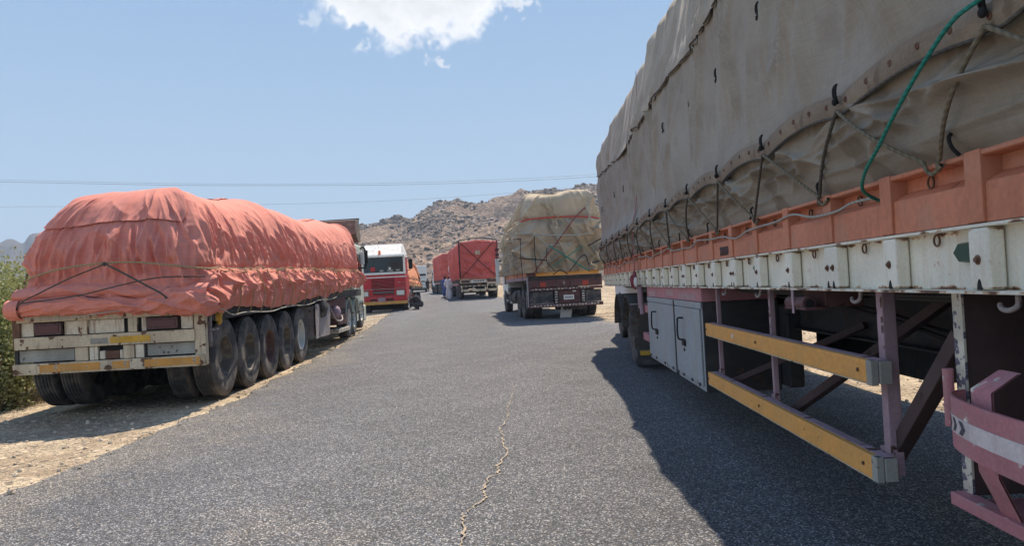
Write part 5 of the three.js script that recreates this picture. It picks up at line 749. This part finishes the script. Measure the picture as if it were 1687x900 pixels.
// ---------- the truck facing us on the left ----------
{
  const hd = R(-3.2), F = new Frame(1.2, 4), base = place(-8.32, .22, 42, hd, 1.2, 4);
  const T = thing('cab_truck', 'red and white cab truck facing the camera with white roof deflector', 'truck', [base.x, base.y, base.z], -hd);
  const cab = new THREE.Group(); cab.name = 'cab'; T.add(cab); const W = 2.42;
  part('cab_shell', cab, M.cabRed, F.box(0, W, .75, 2.16, .06, 2.2, .06)); part('cab_upper', cab, M.cabWhite, F.box(.03, .13, 2.165, 3.2, .1, 2.2, .03), F.box(W - .13, W - .03, 2.165, 3.2, .1, 2.2, .03), F.box(.03, W - .03, 3.12, 3.28, .08, 2.2, .05), F.box(.13, W - .13, 2.165, 3.2, 2.1, 2.2, .01)); part('door_panel', cab, M.cabRed, F.box(W - .035, W - .02, 2.17, 3.1, .5, 1.9, .004));
  part('windscreen', cab, M.glass, F.box(.13, W - .13, 2.3, 3.13, .09, .11, .004)); part('screen_surround', cab, M.cabWhite, F.box(.02, W - .02, 2.165, 2.29, .05, .12, .02)); part('dash_item', cab, M.cabRed, F.box(.5, .75, 2.36, 2.6, .082, .089, .002)); for (const [x, w] of [[1.0, .2], [1.42, .3], [1.9, .22]]) part('dash_item', cab, M.greyPanel, F.box(x, x + w, 2.33, 2.43, .082, .089, .002)); part('dash_item', cab, M.white, F.box(1.5, 1.62, 2.44, 2.56, .082, .089, .002)); for (const x of [.55, 1.3, 1.95]) part('wiper', cab, M.black, F.bar([x, 2.3, .07], [x + .35, 2.42, .07], .02, .015));
  part('white_band', cab, M.cabWhite, F.box(-.01, W + .01, 1.99, 2.045, .045, .3, .008)); part('sun_visor', cab, M.cabWhite, F.box(.02, W - .02, 3.13, 3.22, -.1, .12, .02));
  for (let i = 0; i < 7; i++) part('grille_bar', cab, M.cabRed, F.box(.55, 1.75, 1.43 + i * .075, 1.465 + i * .075, .02, .06, .006)); each('grille_back', cab, M.black, F.box(.53, 1.77, 1.4, 1.95, .05, .062, .002)); part('badge', cab, M.tin, F.box(1.95, 2.12, 1.68, 1.72, .05, .062, .003));
  for (let i = 0; i < 3; i++) part('lower_grille_bar', cab, i === 1 ? M.steel : M.cabRed, F.box(.6, 1.72, 1.06 + i * .1, 1.1 + i * .1, .02, .06, .006)); each('grille_back', cab, M.black, F.box(.58, 1.74, 1.02, 1.34, .05, .062, .002)); part('trim_strip', cab, M.tin, F.box(.0, W, 1.355, 1.38, .03, .06, .003));
  for (const [a, b] of [[.06, .34], [W - .55, W - .1]]) { const l = part('headlamp', cab, M.greyPanel, F.box(a, b, .98, 1.27, .0, .06, .02)); part('headlamp_lens', l, M.lampGlass, F.box(a + .03, b - .03, 1.01, 1.24, -.008, .002, .015)); } for (const x of [.12, W - .42]) part('fog_lamp', cab, M.lampGlass, F.box(x, x + .3, .78, .85, .03, .065, .01));
  part('bumper', cab, M.orangeWorn, F.box(-.02, W + .02, .5, .68, -.02, .2, .03)); part('bumper_upper', cab, M.cabRed, F.box(-.01, W + .01, .685, .95, .0, .2, .02)); each('bumper_slot', cab, M.black, F.box(.4, .8, .72, .82, -.006, .002, .002), F.box(1.3, 1.7, .72, .82, -.006, .002, .002)); part('number_plate', cab, M.mauve, F.box(.85, 1.25, .66, .9, -.03, -.005, .004));
  const vz = part('roof_deflector', cab, M.cabWhite, F.plate([[.15, 3.29], [.95, 3.86], [1.0, 3.9], [2.0, 3.9], [2.1, 3.29]], .12, 2.2)); part('deflector_cheek', cab, M.cabWhite, (() => { const P = [F.v(2.2, 3.29, .15), F.v(2.38, 3.29, .9), F.v(2.38, 3.29, 2.1), F.v(2.2, 3.9, 1.0), F.v(2.2, 3.9, 2.05)], g = new THREE.BufferGeometry(), q = []; for (const [a, b, c] of [[0, 1, 3], [1, 4, 3], [1, 2, 4]]) q.push(...P[a].toArray(), ...P[b].toArray(), ...P[c].toArray()); g.setAttribute('position', new THREE.Float32BufferAttribute(q, 3)); g.computeVertexNormals(); return metreUV(g); })());
  part('amber_beacon', cab, M.amber, F.cyl([1.02, 3.29, .2], [1.02, 3.52, .2], .075, 16, .06), F.cyl([1.02, 3.26, .2], [1.02, 3.29, .2], .1, 16)); for (const x of [.35, .6, 1.6, 1.9]) part('marker_lamp', cab, M.white, F.box(x, x + .06, 3.24, 3.29, .06, .12, .01));
  for (const [x, o] of [[-.02, -1], [W + .02, 1]]) { part('mirror_arm', cab, M.black, F.tube([[x, 3.05, .4], [x + o * .25, 3.05, .2], [x + o * .25, 2.4, .2], [x, 2.35, .4]], .02, 24)); part('mirror', cab, M.black, F.box(x + o * .15, x + o * .38, 2.42, 2.98, .16, .24, .03)); }
  each('frame_rail', T, M.dark, F.box(.75, .88, .65, .95, .6, 13)); each('frame_rail', T, M.dark, F.box(1.55, 1.68, .65, .95, .6, 13));
  for (const s of [1.2, 6.2, 7.5, 11.2]) { const f = s < 2; for (const [x, o] of [[.15, -1], [W - .13, 1]]) wheel(T, F.v(x, .53, s), .53, .3, o, f ? M.rimPale : M.rim); each('axle', T, M.dark, F.cyl([.2, .53, s], [2.2, .53, s], .08, 10)); }
  part('bed', T, M.dark, F.box(0, W + .1, 1.3, 1.5, 2.6, 13, .01)); part('bed_flap', T, M.tin, F.box(W - .02, W + .02, .6, 1.2, 2.7, 3.4, .004)); part('side_tank', T, M.steel, F.cyl([W - .25, .8, 3.2], [W - .25, .8, 4.6], .3, 20)); part('front_flap', T, M.black, F.box(.1, W - .1, .2, .48, .9, .95, .003));
  const TB = 1.45, C = thing('tarpaulin', 'pale orange tarpaulin gathered with cords behind the red and white cab', 'tarpaulin', [base.x, base.y + TB, base.z], -hd), G = new Frame(1.2, 4);
  cloth('cover', C, M.orangeTarp, cover(G, { x0: -.1, x1: W - .02, s0: 2.7, s1: 13, cr: .25, nSide: 220, nRear: 40, nLeft: 50, nFront: 20, nc: 8, nv: 60, rearIn: 1.2, n: [2.0, 4, 2.4, 5], base: (q) => -.08 + .1 * (fbm(q.p * 1.5, 1, 501, 3) - .5), top: (s) => 1.95 + .1 * Math.sin(s), disp: (q, t, y, hh) => [(ridge2(q.p * 1.1 + y * .3, y * .3, 502) - .35) * .2 * (1 - hh) + (fbm(q.p * 2, y * 3, 503, 3) - .5) * (y < .45 ? .3 : .06) - .08 * bump1(y, .42, .07), 0] }));
  part('side_cord', C, M.ropeTan, rope([...Array(24)].map((_, i) => G.v(W + .14, .42 + .03 * Math.sin(i), lerp(2.8, 12.8, i / 23))), .016, 80, 6)); part('side_cord', C, M.ropeTan, rope([...Array(24)].map((_, i) => G.v(W + .16, .05 + .05 * Math.sin(i * 1.7), lerp(2.8, 12.8, i / 23))), .02, 80, 6));
}
// ---------- the red covered trucks far ahead on the right, one behind the other ----------
function boxTruck(label, X, Y, D, deg, opt, group) {
  const hd = R(deg), F = new Frame(1.4, 5), base = place(X, Y, D, hd, 1.4, 5), W = 2.75, L = opt.L, full = opt.full;
  const T = thing('covered_truck', label, 'truck', [base.x, base.y, base.z], -hd);
  part('tail_frame', T, M.creamWorn, F.box(0, W, 1.15, 1.5, 0, .1, .01)); part('bumper', T, M.creamWorn, F.box(.05, W - .05, .55, .72, 0, .1, .01)); part('middle_beam', T, M.creamWorn, F.box(.02, W - .02, .9, 1.0, 0, .1, .01)); part('deck', T, M.dark, F.box(0, W, 1.3, 1.5, .11, L, .01));
  if (full) {
    for (const [a, b] of [[.1, .7], [1.95, 2.6]]) part('tail_lamp', T, M.lampDull, F.box(a, b, 1.2, 1.38, -.03, 0, .008)); part('number_panel', T, M.white, F.box(.8, 1.85, 1.18, 1.4, -.025, 0, .006)); each('panel_marks', T, M.dark, ...[...Array(7)].map((_, i) => F.box(.95 + i * .115, 1.02 + i * .115, 1.24, 1.34, -.028, -.026, 0)));
    each('tail_slots', T, M.dark, ...[...Array(8)].map((_, i) => F.box(.15 + i * .31, .35 + i * .31, .92, .98, -.012, .0005, 0))); for (const x of [.05, .9, 1.75, W - .15]) part('short_post', T, M.creamWorn, F.box(x, x + .1, .725, .895, .01, .09, .01)); part('tow_block', T, M.rust, F.box(1.2, 1.55, 1.02, 1.13, -.02, .05, .01));
  }
  each('side_rail', T, M.dark, F.box(-.01, .05, 1.2, 1.48, .11, L, .01)); each('chassis', T, M.dark, F.box(.8, .95, .75, 1.29, .1, L + 2, .01), F.box(1.8, 1.95, .75, 1.29, .1, L + 2, .01));
  for (const s of [1.2, 2.5, 3.8, L - 2.2, L - .8, L + 2.2]) { for (const [x, o] of [[.16, -1], [W - .16, 1]]) wheel(T, F.v(x, .53, s), .53, .32, o, M.rim, 'wheel', full); each('axle', T, M.dark, F.cyl([.2, .53, s], [W - .2, .53, s], .08, 8)); }
  const cab = part('cab', T, M.cabWhite, F.box(.1, W - .1, .8, 2.9, L + .8, L + 3, .1)); part('cab_window', cab, M.glass, F.box(.085, .105, 1.8, 2.55, L + 1.6, L + 2.7, .004));
  const TB = 1.5, C = thing('tarpaulin', opt.cover, 'tarpaulin', [base.x, base.y + TB, base.z], -hd), G = new Frame(1.4, 5);
  cloth('cover', C, M.redTarpFar, cover(G, { x0: -.03, x1: W + .03, s0: -.04, s1: L, cr: .08, nSide: 30, nRear: 110, nLeft: 170, nFront: 10, nc: 5, nv: 70, rearIn: 1.35, n: [22, 16, 14, 16], base: () => -.06, top: (s, q) => opt.h, disp: (q, t, y, hh) => { const rear = Math.max(0, -q.ns) ** 2, u = q.x / W; const cat = rear * (fold((y - .6 * (u - .5) ** 2 * 3) * 2.1 + .1, u * 1.2, 511, 3) - .25) * .22 * sstep(u, 0, .2) * sstep(1 - u, 0, .2); return [cat + (fold(q.p * 1.5 + y * .1, y * .25, 512, 3) - .25) * .16 * (1 - .6 * rear) + (fbm(q.p * 2.5, y * 2, 513, 3) - .5) * .1, .12 * (1 - Math.abs(2 * u - 1)) * sstep(hh, .8, 1)]; } }));
  if (full) {
    const rr = (P, m, r, n = 'lashing_rope') => part(n, C, m, rope(P.map(([x, y, s]) => G.v(x, y, s)), r, 40, 6));
    rr([[.1, 2.62, -.13], [.9, 1.75, -.17], [1.8, .85, -.17], [2.6, .1, -.1]], M.strapBlack, .026); rr([[2.5, 2.55, -.13], [1.6, 1.6, -.17], [.9, .85, -.17], [.15, .12, -.1]], M.strapBlack, .026); rr([[.03, .0, -.1], [.02, 1.3, -.12], [.03, 2.68, -.1]], M.strapBlack, .045); rr([[.03, 2.72, -.1], [1.4, 2.86, -.12], [W, 2.7, -.1]], M.strapBlack, .03); rr([[W - .02, .1, -.08], [W + .02, 1.3, -.1], [W, 2.66, -.1]], M.strapRed, .05);
    part('patch', C, M.slateTarp, sheet(8, 8, (u, v) => G.v(1.15 + .36 * u, 1.66 + .3 * v, -.19 + .01 * Math.sin(u * 6)))); for (const y of [1.2, 1.5, 1.85]) part('side_clip', C, M.black, G.box(W - .12, W + .12, y, y + .2, -.14, -.02, .02)); each('mirror_bracket', C, M.black, G.box(W + .06, W + .3, 1.1, 1.2, -.05, .05, .02), G.box(W + .06, W + .26, 1.95, 2.0, -.05, .05, .02));
    part('bottom_cord', C, M.ropeTan, rope([[-.08, .0, 4], [-.06, -.02, -.08], [1.4, .0, -.12], [W + .06, -.02, -.08]].map(([x, y, s]) => G.v(x, y, s)), .02, 60, 6));
  }
}
boxTruck('dusty cream tailed truck far ahead on the right with boxy red load', -3.72, .58, 54, -8.5, { L: 11, h: 2.62, full: true, cover: 'boxy red tarpaulin with crossed black ropes on the far right truck' });
boxTruck('red covered truck mostly hidden beyond the crossed rope truck', -7.05, .92, 76, -11, { L: 9, h: 2.55, full: false, cover: 'red tarpaulin edge showing past the left side of the far boxy load' });
// ---------- the white coach at the far end ----------
{
  const hd = R(-7), F = new Frame(1.1, 4), base = place(-13.5, 1.05, 100, hd, 1.1, 4), W = 2.3, T = thing('coach', 'white coach seen from behind at the far end of the road', 'bus', [base.x, base.y, base.z], -hd);
  part('body', T, M.cabWhite, F.box(0, W, .62, 3.45, 0, 9, .14)); part('roof_cap', T, M.cabWhite, F.box(.05, W - .05, 3.4, 3.62, .1, 8.8, .08)); part('rear_window', T, M.glass, F.box(.15, W - .15, 2.25, 2.55, -.015, .01, .01)); part('body_crease', T, M.greyPanel, F.box(.15, W - .1, 2.0, 2.05, -.012, .01, .004)); part('badge', T, M.dark, F.box(.9, 1.3, 2.06, 2.12, -.014, .01, .004));
  each('marking', T, M.dark, ...[.25, .5, .62, .95, 1.1, 1.25, 1.5, 1.62, 1.75, 1.88].map((x) => F.box(x, x + .09, 1.42, 1.62, -.008, .002, 0))); part('lower_grille', T, M.darkDust, F.box(1.5, 1.9, 1.05, 1.12, -.01, .005, .002)); part('plate', T, M.dark, F.box(.9, 1.1, .88, .96, -.01, .005, .002)); for (const x of [.08, W - .2]) part('tail_lamp', T, M.lampRed, F.box(x, x + .12, .8, 1.2, -.012, .01, .01)); part('bumper', T, M.darkDust, F.box(.02, W - .02, .36, .615, -.04, .4, .04));
  for (const s of [1.8, 7]) for (const [x, o] of [[.17, -1], [W - .17, 1]]) wheel(T, F.v(x, .46, s), .46, .3, o, M.rim, 'wheel', false); for (const x of [-.003, W - .007]) part('side_window', T, M.glass, F.box(x, x + .01, 1.9, 2.7, 1.2, 8.4, .003));
}
// ---------- people ----------
function blob(bones, cell, k = 0.02) {                                       // one continuous skin over tapered bones [a, b, ra, rb]
  const lo = new THREE.Vector3(1e9, 1e9, 1e9), hi = lo.clone().negate(); for (const [a, b, ra, rb] of bones) { const q = Math.max(ra, rb) + .03; for (const p of [a, b]) { lo.min(new THREE.Vector3(p[0] - q, p[1] - q, p[2] - q)); hi.max(new THREE.Vector3(p[0] + q, p[1] + q, p[2] + q)); } }
  const c = lo.clone().add(hi).multiplyScalar(.5), half = Math.max(hi.x - lo.x, hi.y - lo.y, hi.z - lo.z) / 2 * 1.06, N = Math.min(150, Math.ceil(2 * half / cell)), mc = new MarchingCubes(N, new THREE.MeshStandardMaterial(), false, false, 400000), f = mc.field;
  f.fill(-1); const B = bones.map(([a, b, ra, rb]) => { const d = [b[0] - a[0], b[1] - a[1], b[2] - a[2]]; return [a, d, d[0] ** 2 + d[1] ** 2 + d[2] ** 2 || 1e-9, ra, rb]; });
  for (let z = 0; z < N; z++) for (let y = 0; y < N; y++) for (let x = 0; x < N; x++) {
    const px = c.x + (x / N * 2 - 1) * half, py = c.y + (y / N * 2 - 1) * half, pz = c.z + (z / N * 2 - 1) * half; let s = 0, best = 9;
    for (const [a, d, l, ra, rb] of B) { const vx = px - a[0], vy = py - a[1], vz = pz - a[2], t = clamp((vx * d[0] + vy * d[1] + vz * d[2]) / l, 0, 1), q = Math.hypot(vx - d[0] * t, vy - d[1] * t, vz - d[2] * t) - (ra + (rb - ra) * t); if (q < best) best = q; if (q < .15) s += Math.exp(-q / k); }
    f[x + y * N + z * N * N] = best > .12 ? -best : k * Math.log(Math.max(s, 1e-30));
  }
  mc.isolation = 0; mc.update(); const n = mc.count, g = new THREE.BufferGeometry(), P = new Float32Array(n * 3), Q = new Float32Array(n * 3);
  for (let i = 0; i < n; i++) { P[i * 3] = c.x + mc.positionArray[i * 3] * half; P[i * 3 + 1] = c.y + mc.positionArray[i * 3 + 1] * half; P[i * 3 + 2] = c.z + mc.positionArray[i * 3 + 2] * half; for (let j = 0; j < 3; j++) Q[i * 3 + j] = mc.normalArray[i * 3 + j]; }
  g.setAttribute('position', new THREE.BufferAttribute(P, 3)); g.setAttribute('normal', new THREE.BufferAttribute(Q, 3)); g.deleteAttribute('normal'); g.computeVertexNormals(); const m = mergeVertices(g); m.computeVertexNormals(); return metreUV(m);
}
const skin = std({ color: new THREE.Color().setRGB(.19, .105, .07), roughness: .6 }), hairM = std({ color: 0x141110, roughness: .8 });
const robeMat = (c, s) => canvasCloth(256, .6, c, { seed: s, weave: .05, patch: .08, stain: .1 });
const sub = (a, b) => a.map((x, i) => x - b[i]), addv = (a, b, k = 1) => a.map((x, i) => x + b[i] * k), nrm = (a) => { const l = Math.hypot(...a); return a.map((x) => x / l); }, crs = (a, b) => [a[1] * b[2] - a[2] * b[1], a[2] * b[0] - a[0] * b[2], a[0] * b[1] - a[1] * b[0]];
function headBones(c, f, r = .1) { const u = [0, 1, 0], s = nrm(crs(f, u)), at = (x, y, z) => addv(addv(addv(c, s, x), u, y), f, z); return [[at(0, .03, -.015), at(0, .05, 0), r * .92, r * .9], [at(0, -.05, .04), at(0, -.02, .05), r * .55, r * .62], [at(0, .02, .09), at(0, -.02, .112), .011, .017], [at(-.085, 0, -.005), at(-.085, .03, -.01), .014, .018], [at(.085, 0, -.005), at(.085, .03, -.01), .014, .018], [at(-.035, .02, .082), at(-.034, .02, .083), .012, .012], [at(.035, .02, .082), at(.034, .02, .083), .012, .012], [at(-.022, -.055, .085), at(.022, -.055, .085), .011, .011]]; }
function handBones(w, d, side, curl = .5) {                                  // w wrist, d direction of the hand, side towards the thumb
  d = nrm(d); side = nrm(side); const n = crs(d, side), out = [[w, addv(w, d, .085), .026, .034]];
  [[.03, .07, .0085], [.01, .08, .009], [-.01, .074, .0086], [-.029, .058, .0078]].forEach(([o, l, r]) => { const k = addv(addv(w, d, .09), side, o), m = addv(addv(k, d, l * .55), n, l * .25 * curl), e = addv(addv(m, d, l * .45 * (1 - curl * .6)), n, l * .45 * curl); out.push([k, m, r, r * .95], [m, e, r * .95, r * .85]); });
  const t0 = addv(addv(w, d, .03), side, .026), t1 = addv(addv(t0, d, .03), side, .026), t2 = addv(addv(t1, d, .028), side, .006); out.push([t0, t1, .013, .011], [t1, t2, .011, .009]); return out;
}
// j: joints in the person's own frame (x right, y up, z towards its front)
function person(label, pos, turn, j, look, group) {
  const T = thing('person', label, 'person', pos, turn, group), bones = [];
  const L = (a, b, ra, rb) => bones.push([j[a], j[b], ra, rb]);
  L('pelvis', 'chest', .13, .155); bones.push([addv(j.chest, [-.1, .08, 0]), addv(j.chest, [.1, .08, 0]), .095, .095]); bones.push([j.chest, j.neck, .1, .056]); bones.push([j.neck, addv(j.head, [0, -.03, 0]), .054, .05]);
  for (const s of ['l', 'r']) { L(s + 'Shoulder', s + 'Elbow', .055, .042); L(s + 'Elbow', s + 'Wrist', .042, .028); L(s + 'Hip', s + 'Knee', .09, .062); L(s + 'Knee', s + 'Ankle', .06, .038); const f = j[s + 'Foot'] ?? addv(j[s + 'Ankle'], [0, -.04, .17]); bones.push([addv(j[s + 'Ankle'], [0, -.035, -.03]), f, .04, .034]); }
  const g = [blob(bones, .024, .014), blob([[j.neck, addv(j.head, [0, -.02, 0]), .05, .05], ...headBones(j.head, look.face ?? [0, 0, 1])], .0095, .008)];
  for (const s of ['l', 'r']) { const d = sub(j[s + 'Wrist'], j[s + 'Elbow']); g.push(blob(handBones(j[s + 'Wrist'], look[s + 'Hand'] ?? d, look[s + 'Thumb'] ?? [s === 'l' ? .3 : -.3, 0, 1], look.curl ?? .45), .0068, .004)); }
  part('body', T, skin, g);
  for (const [name, mat, bs, cell, k] of look.clothes(j)) part(name, T, mat, blob(bs, (cell ?? .02) * 1.35, k ?? .02));
  return T;
}
const stand = (o = {}) => ({ pelvis: [0, .93, 0], chest: [0, 1.25, .01], neck: [0, 1.44, 0], head: [0, 1.585, .02], lShoulder: [-.185, 1.39, 0], rShoulder: [.185, 1.39, 0], lElbow: [-.235, 1.12, -.02], rElbow: [.235, 1.12, -.02], lWrist: [-.24, .87, .06], rWrist: [.24, .87, .06], lHip: [-.09, .9, 0], rHip: [.09, .9, 0], lKnee: [-.1, .5, .02], rKnee: [.1, .5, .03], lAnkle: [-.11, .085, -.01], rAnkle: [.11, .085, .05], ...o });
const robe = (m, len = .12) => (j) => [['robe', m, [[addv(j.chest, [-.1, .1, 0]), addv(j.chest, [.1, .1, 0]), .125, .125], [addv(j.chest, [0, .05, 0]), addv(j.pelvis, [0, .05, 0]), .17, .165], [j.pelvis, addv(j.lKnee, [.02, -.05, 0]), .16, .14], [j.pelvis, addv(j.rKnee, [-.02, -.05, 0]), .16, .14], [j.lKnee, [j.lAnkle[0], len, j.lAnkle[2]], .13, .14], [j.rKnee, [j.rAnkle[0], len, j.rAnkle[2]], .13, .14], [j.lShoulder, j.lElbow, .078, .068], [j.lElbow, addv(j.lWrist, sub(j.lElbow, j.lWrist), .12), .066, .058], [j.rShoulder, j.rElbow, .078, .068], [j.rElbow, addv(j.rWrist, sub(j.rElbow, j.rWrist), .12), .066, .058], [addv(j.neck, [0, -.04, 0]), addv(j.neck, [0, .0, 0]), .08, .066]], .019, .03]];
const wrap = (j, m) => ['head_cloth', m, [[addv(j.head, [0, .075, -.02]), addv(j.head, [0, .085, 0]), .094, .09], [addv(j.head, [-.06, .07, .04]), addv(j.head, [.06, .07, .04]), .04, .04], [addv(j.head, [0, .04, -.07]), addv(j.head, [0, -.08, -.07]), .05, .05]], .014, .02];
const hair = (j) => ['hair', hairM, [[addv(j.head, [0, .075, -.03]), addv(j.head, [0, .08, .015]), .088, .084], [addv(j.head, [0, .03, -.06]), addv(j.head, [0, -.02, -.055]), .062, .05]], .012, .012];
const trousers = (m, j) => ['trousers', m, [[j.pelvis, addv(j.pelvis, [0, .06, 0]), .15, .15], [j.lHip, j.lKnee, .112, .082], [j.lKnee, addv(j.lAnkle, [0, .05, 0]), .08, .064], [j.rHip, j.rKnee, .112, .082], [j.rKnee, addv(j.rAnkle, [0, .05, 0]), .08, .064]], .018, .02];
const shirt = (m, j) => ['shirt', m, [[j.pelvis, j.chest, .155, .172], [addv(j.chest, [-.1, .09, 0]), addv(j.chest, [.1, .09, 0]), .115, .115], [j.lShoulder, j.lElbow, .075, .062], [j.rShoulder, j.rElbow, .075, .062], [j.chest, addv(j.neck, [0, -.03, 0]), .12, .07]], .018, .02];
{
  const W1 = robeMat([208, 210, 216], 1), j1 = stand({ rWrist: [.3, .98, .16], rElbow: [.27, 1.14, -.05], lAnkle: [-.1, .085, -.08], rAnkle: [.1, .085, .1] });
  person('man in a long white robe beside the far red load', [-4.72, rise(56) + .0, -56], R(168), j1, { clothes: (j) => [...robe(W1)(j), wrap(j, robeMat([150, 90, 84], 2))] });
  const j2 = stand(); person('man in blue clothes half hidden behind the white robed man', [-5.33, rise(60), -60], R(200), j2, { clothes: (j) => [...robe(robeMat([84, 104, 158], 3), .3)(j), hair(j)] });
  const dk = robeMat([52, 44, 44], 4), dk2 = robeMat([60, 52, 46], 5);
  person('man in dark shirt and trousers standing nearest the white coach', [-10.95, rise(98), -98], R(15), stand({ rWrist: [.3, 1.0, .2] }), { clothes: (j) => [shirt(dk, j), trousers(dk2, j), hair(j)] });
  person('man in dark knee length wrap right of his companion by the coach', [-10.15, rise(97), -97], R(-20), stand({ lElbow: [-.34, 1.16, .0], lWrist: [-.16, 1.0, .16], rElbow: [.34, 1.16, 0], rWrist: [.18, 1.0, .16] }), { clothes: (j) => [shirt(dk2, j), ['wrap_skirt', dk, [[j.pelvis, addv(j.pelvis, [0, .06, 0]), .16, .16], [j.pelvis, addv(j.lKnee, [0, -.06, 0]), .15, .14], [j.pelvis, addv(j.rKnee, [0, -.06, 0]), .15, .14]], .018, .03], hair(j)] });
  // crouching by the front wheel of the red cab truck, side on, reaching to the left
  const jc = { pelvis: [0, .3, -.16], chest: [0, .6, .06], neck: [0, .76, .18], head: [0, .86, .26], lShoulder: [-.18, .7, .12], rShoulder: [.18, .7, .12], lElbow: [-.22, .5, .36], rElbow: [.2, .52, .38], lWrist: [-.12, .5, .6], rWrist: [.1, .46, .62], lHip: [-.1, .28, -.14], rHip: [.1, .28, -.14], lKnee: [-.16, .46, .26], rKnee: [.16, .36, .3], lAnkle: [-.14, .085, .04], rAnkle: [.14, .085, .06] };
  person('man in dark clothes crouching at the front wheel of the red truck', [-5.35, rise(42.6) - .02, -42.6], R(-100), jc, { clothes: (j) => [shirt(robeMat([58, 50, 52], 7), j), trousers(robeMat([70, 66, 66], 8), j), hair(j)] });
}
// ---------- shrubs on the left verge ----------
const leafMats = [[.36, .385, .15], [.43, .44, .21], [.29, .32, .115]].map((c) => new THREE.MeshPhysicalMaterial({ color: new THREE.Color().setRGB(...c), roughness: .75, side: THREE.DoubleSide, transmission: 0.5, thickness: 0 })), twigM = std({ color: 0x77684f, roughness: 1 });
function shrub(label, x, D, r, h, seed, n) {
  const rnd = mulberry(seed), T = thing('shrub', label, 'shrub', [x, groundY(x, D) - .05, -D], 0, 'leafy green shrubs along the left verge'), leaf = [[], [], []], stems = [];
  const shoots = 150; for (let i = 0; i < shoots; i++) {
    const a = rnd() * 6.283, e = Math.pow(rnd(), .6), sp = r * e, hh = h * (0.55 + .45 * Math.sqrt(Math.max(0, 1 - e * e * .9))) * (.75 + .4 * rnd()), b = [Math.cos(a) * sp * .3, 0, Math.sin(a) * sp * .3], t = [Math.cos(a) * sp, hh, Math.sin(a) * sp], m = [lerp(b[0], t[0], .4), hh * .58, lerp(b[2], t[2], .4)];
    const c = new THREE.QuadraticBezierCurve3(new THREE.Vector3(...b), new THREE.Vector3(...m), new THREE.Vector3(...t)); if (i % 3 === 0) stems.push(plain(new THREE.TubeGeometry(c, 6, .012, 4)));
    for (let q = 0; q < n; q++) {
      const u = .18 + .82 * Math.pow(rnd(), .75), p = c.getPoint(u), off = .1 + .16 * (1 - u * .4); p.x += (rnd() - .5) * off * 2; p.y += (rnd() - .5) * off * 2; p.z += (rnd() - .5) * off * 2; if (p.y < .02) continue;
      const l = .035 + .045 * rnd(), w = l * (.24 + .16 * rnd()), d = new THREE.Vector3(rnd() - .5 + Math.cos(a) * .35, rnd() * .9 - .15, rnd() - .5 + Math.sin(a) * .35).normalize(), sd = new THREE.Vector3(rnd() - .5, rnd() - .5, rnd() - .5).cross(d).normalize(), nn = d.clone().cross(sd);
      const P0 = p, P1 = p.clone().addScaledVector(d, l * .5).addScaledVector(sd, w).addScaledVector(nn, w * .4), P2 = p.clone().addScaledVector(d, l), P3 = p.clone().addScaledVector(d, l * .5).addScaledVector(sd, -w).addScaledVector(nn, w * .4);
      leaf[Math.floor(rnd() * 3)].push(...P0.toArray(), ...P1.toArray(), ...P2.toArray(), ...P0.toArray(), ...P2.toArray(), ...P3.toArray());
    }
  }
  part('stems', T, twigM, stems);
  leaf.forEach((q, k) => { const g = new THREE.BufferGeometry(); g.setAttribute('position', new THREE.Float32BufferAttribute(q, 3)); g.computeVertexNormals(); g.setAttribute('uv', new THREE.BufferAttribute(new Float32Array(q.length / 3 * 2), 2)); const m = part('foliage', T, leafMats[k], g); m.userData.kind = 'stuff'; });
}
shrub('tall leafy green shrub nearest the left frame edge by the tail frame', -8.6, 12.2, 1.5, 2.25, 51, 230);
shrub('low leafy shrub beside the tail frame, in front of the tall ones', -7.95, 11.5, .75, 1.25, 55, 90);
shrub('leafy shrub behind the nearest one, beside the left rear wheels', -8.2, 14.6, 1.2, 2.15, 52, 130);
shrub('broad shrub at the far left edge behind the nearest shrub', -10.6, 14.8, 1.7, 2.3, 53, 150);
shrub('shrub glimpsed farthest back between the others and the red load', -9.6, 17.6, 1.6, 2.4, 54, 110);
{ // dry twigs at their feet
  const rnd = mulberry(61), gs = []; for (let i = 0; i < 160; i++) { const x = -7.4 - rnd() * 2.2, D = 10.2 + rnd() * 2.2, y = groundY(x, D); gs.push(cylinder(new THREE.Vector3(x, y, -D), new THREE.Vector3(x + (rnd() - .5) * .5, y + .1 + .4 * rnd(), -D + (rnd() - .5) * .5), .006, 4, .002)); }
  solo('dry_twigs', 'dry grey twigs and stalks under the left shrubs', 'twigs', twigM, gs, null, 'stuff');
}
// ---------- power lines crossing above the road ----------
[[[-70, 13.6], [-40.2, 11.74], [-25.7, 10.72], [-16.1, 10.2], [-6.5, 9.8], [7.2, 9.69], [30, 10.6], [55, 12.6], 'upper power line sagging across the sky over the far trucks'], [[-70, 13.9], [-40.2, 11.9], [-25.7, 10.86], [-16.1, 10.33], [-6.5, 9.96], [7.2, 9.88], [30, 10.8], [55, 12.9], 'thin line running just above the upper power line'], [[-70, 11.4], [-40.2, 9.77], [-19.1, 8.85], [-6.58, 8.63], [7.16, 9.0], [30, 10.4], [55, 12.8], 'lower and fainter power line across the sky']].forEach((a) => {
  const label = a[a.length - 1], P = a.slice(0, -1).map(([x, y], i) => new THREE.Vector3(x, y, -60)); solo('power_line', label, 'power line', M.cable, [rope(P, label.startsWith('upper') ? .012 : .008, 160, 5)], 'power lines');
});
renderer.render(scene, camera);
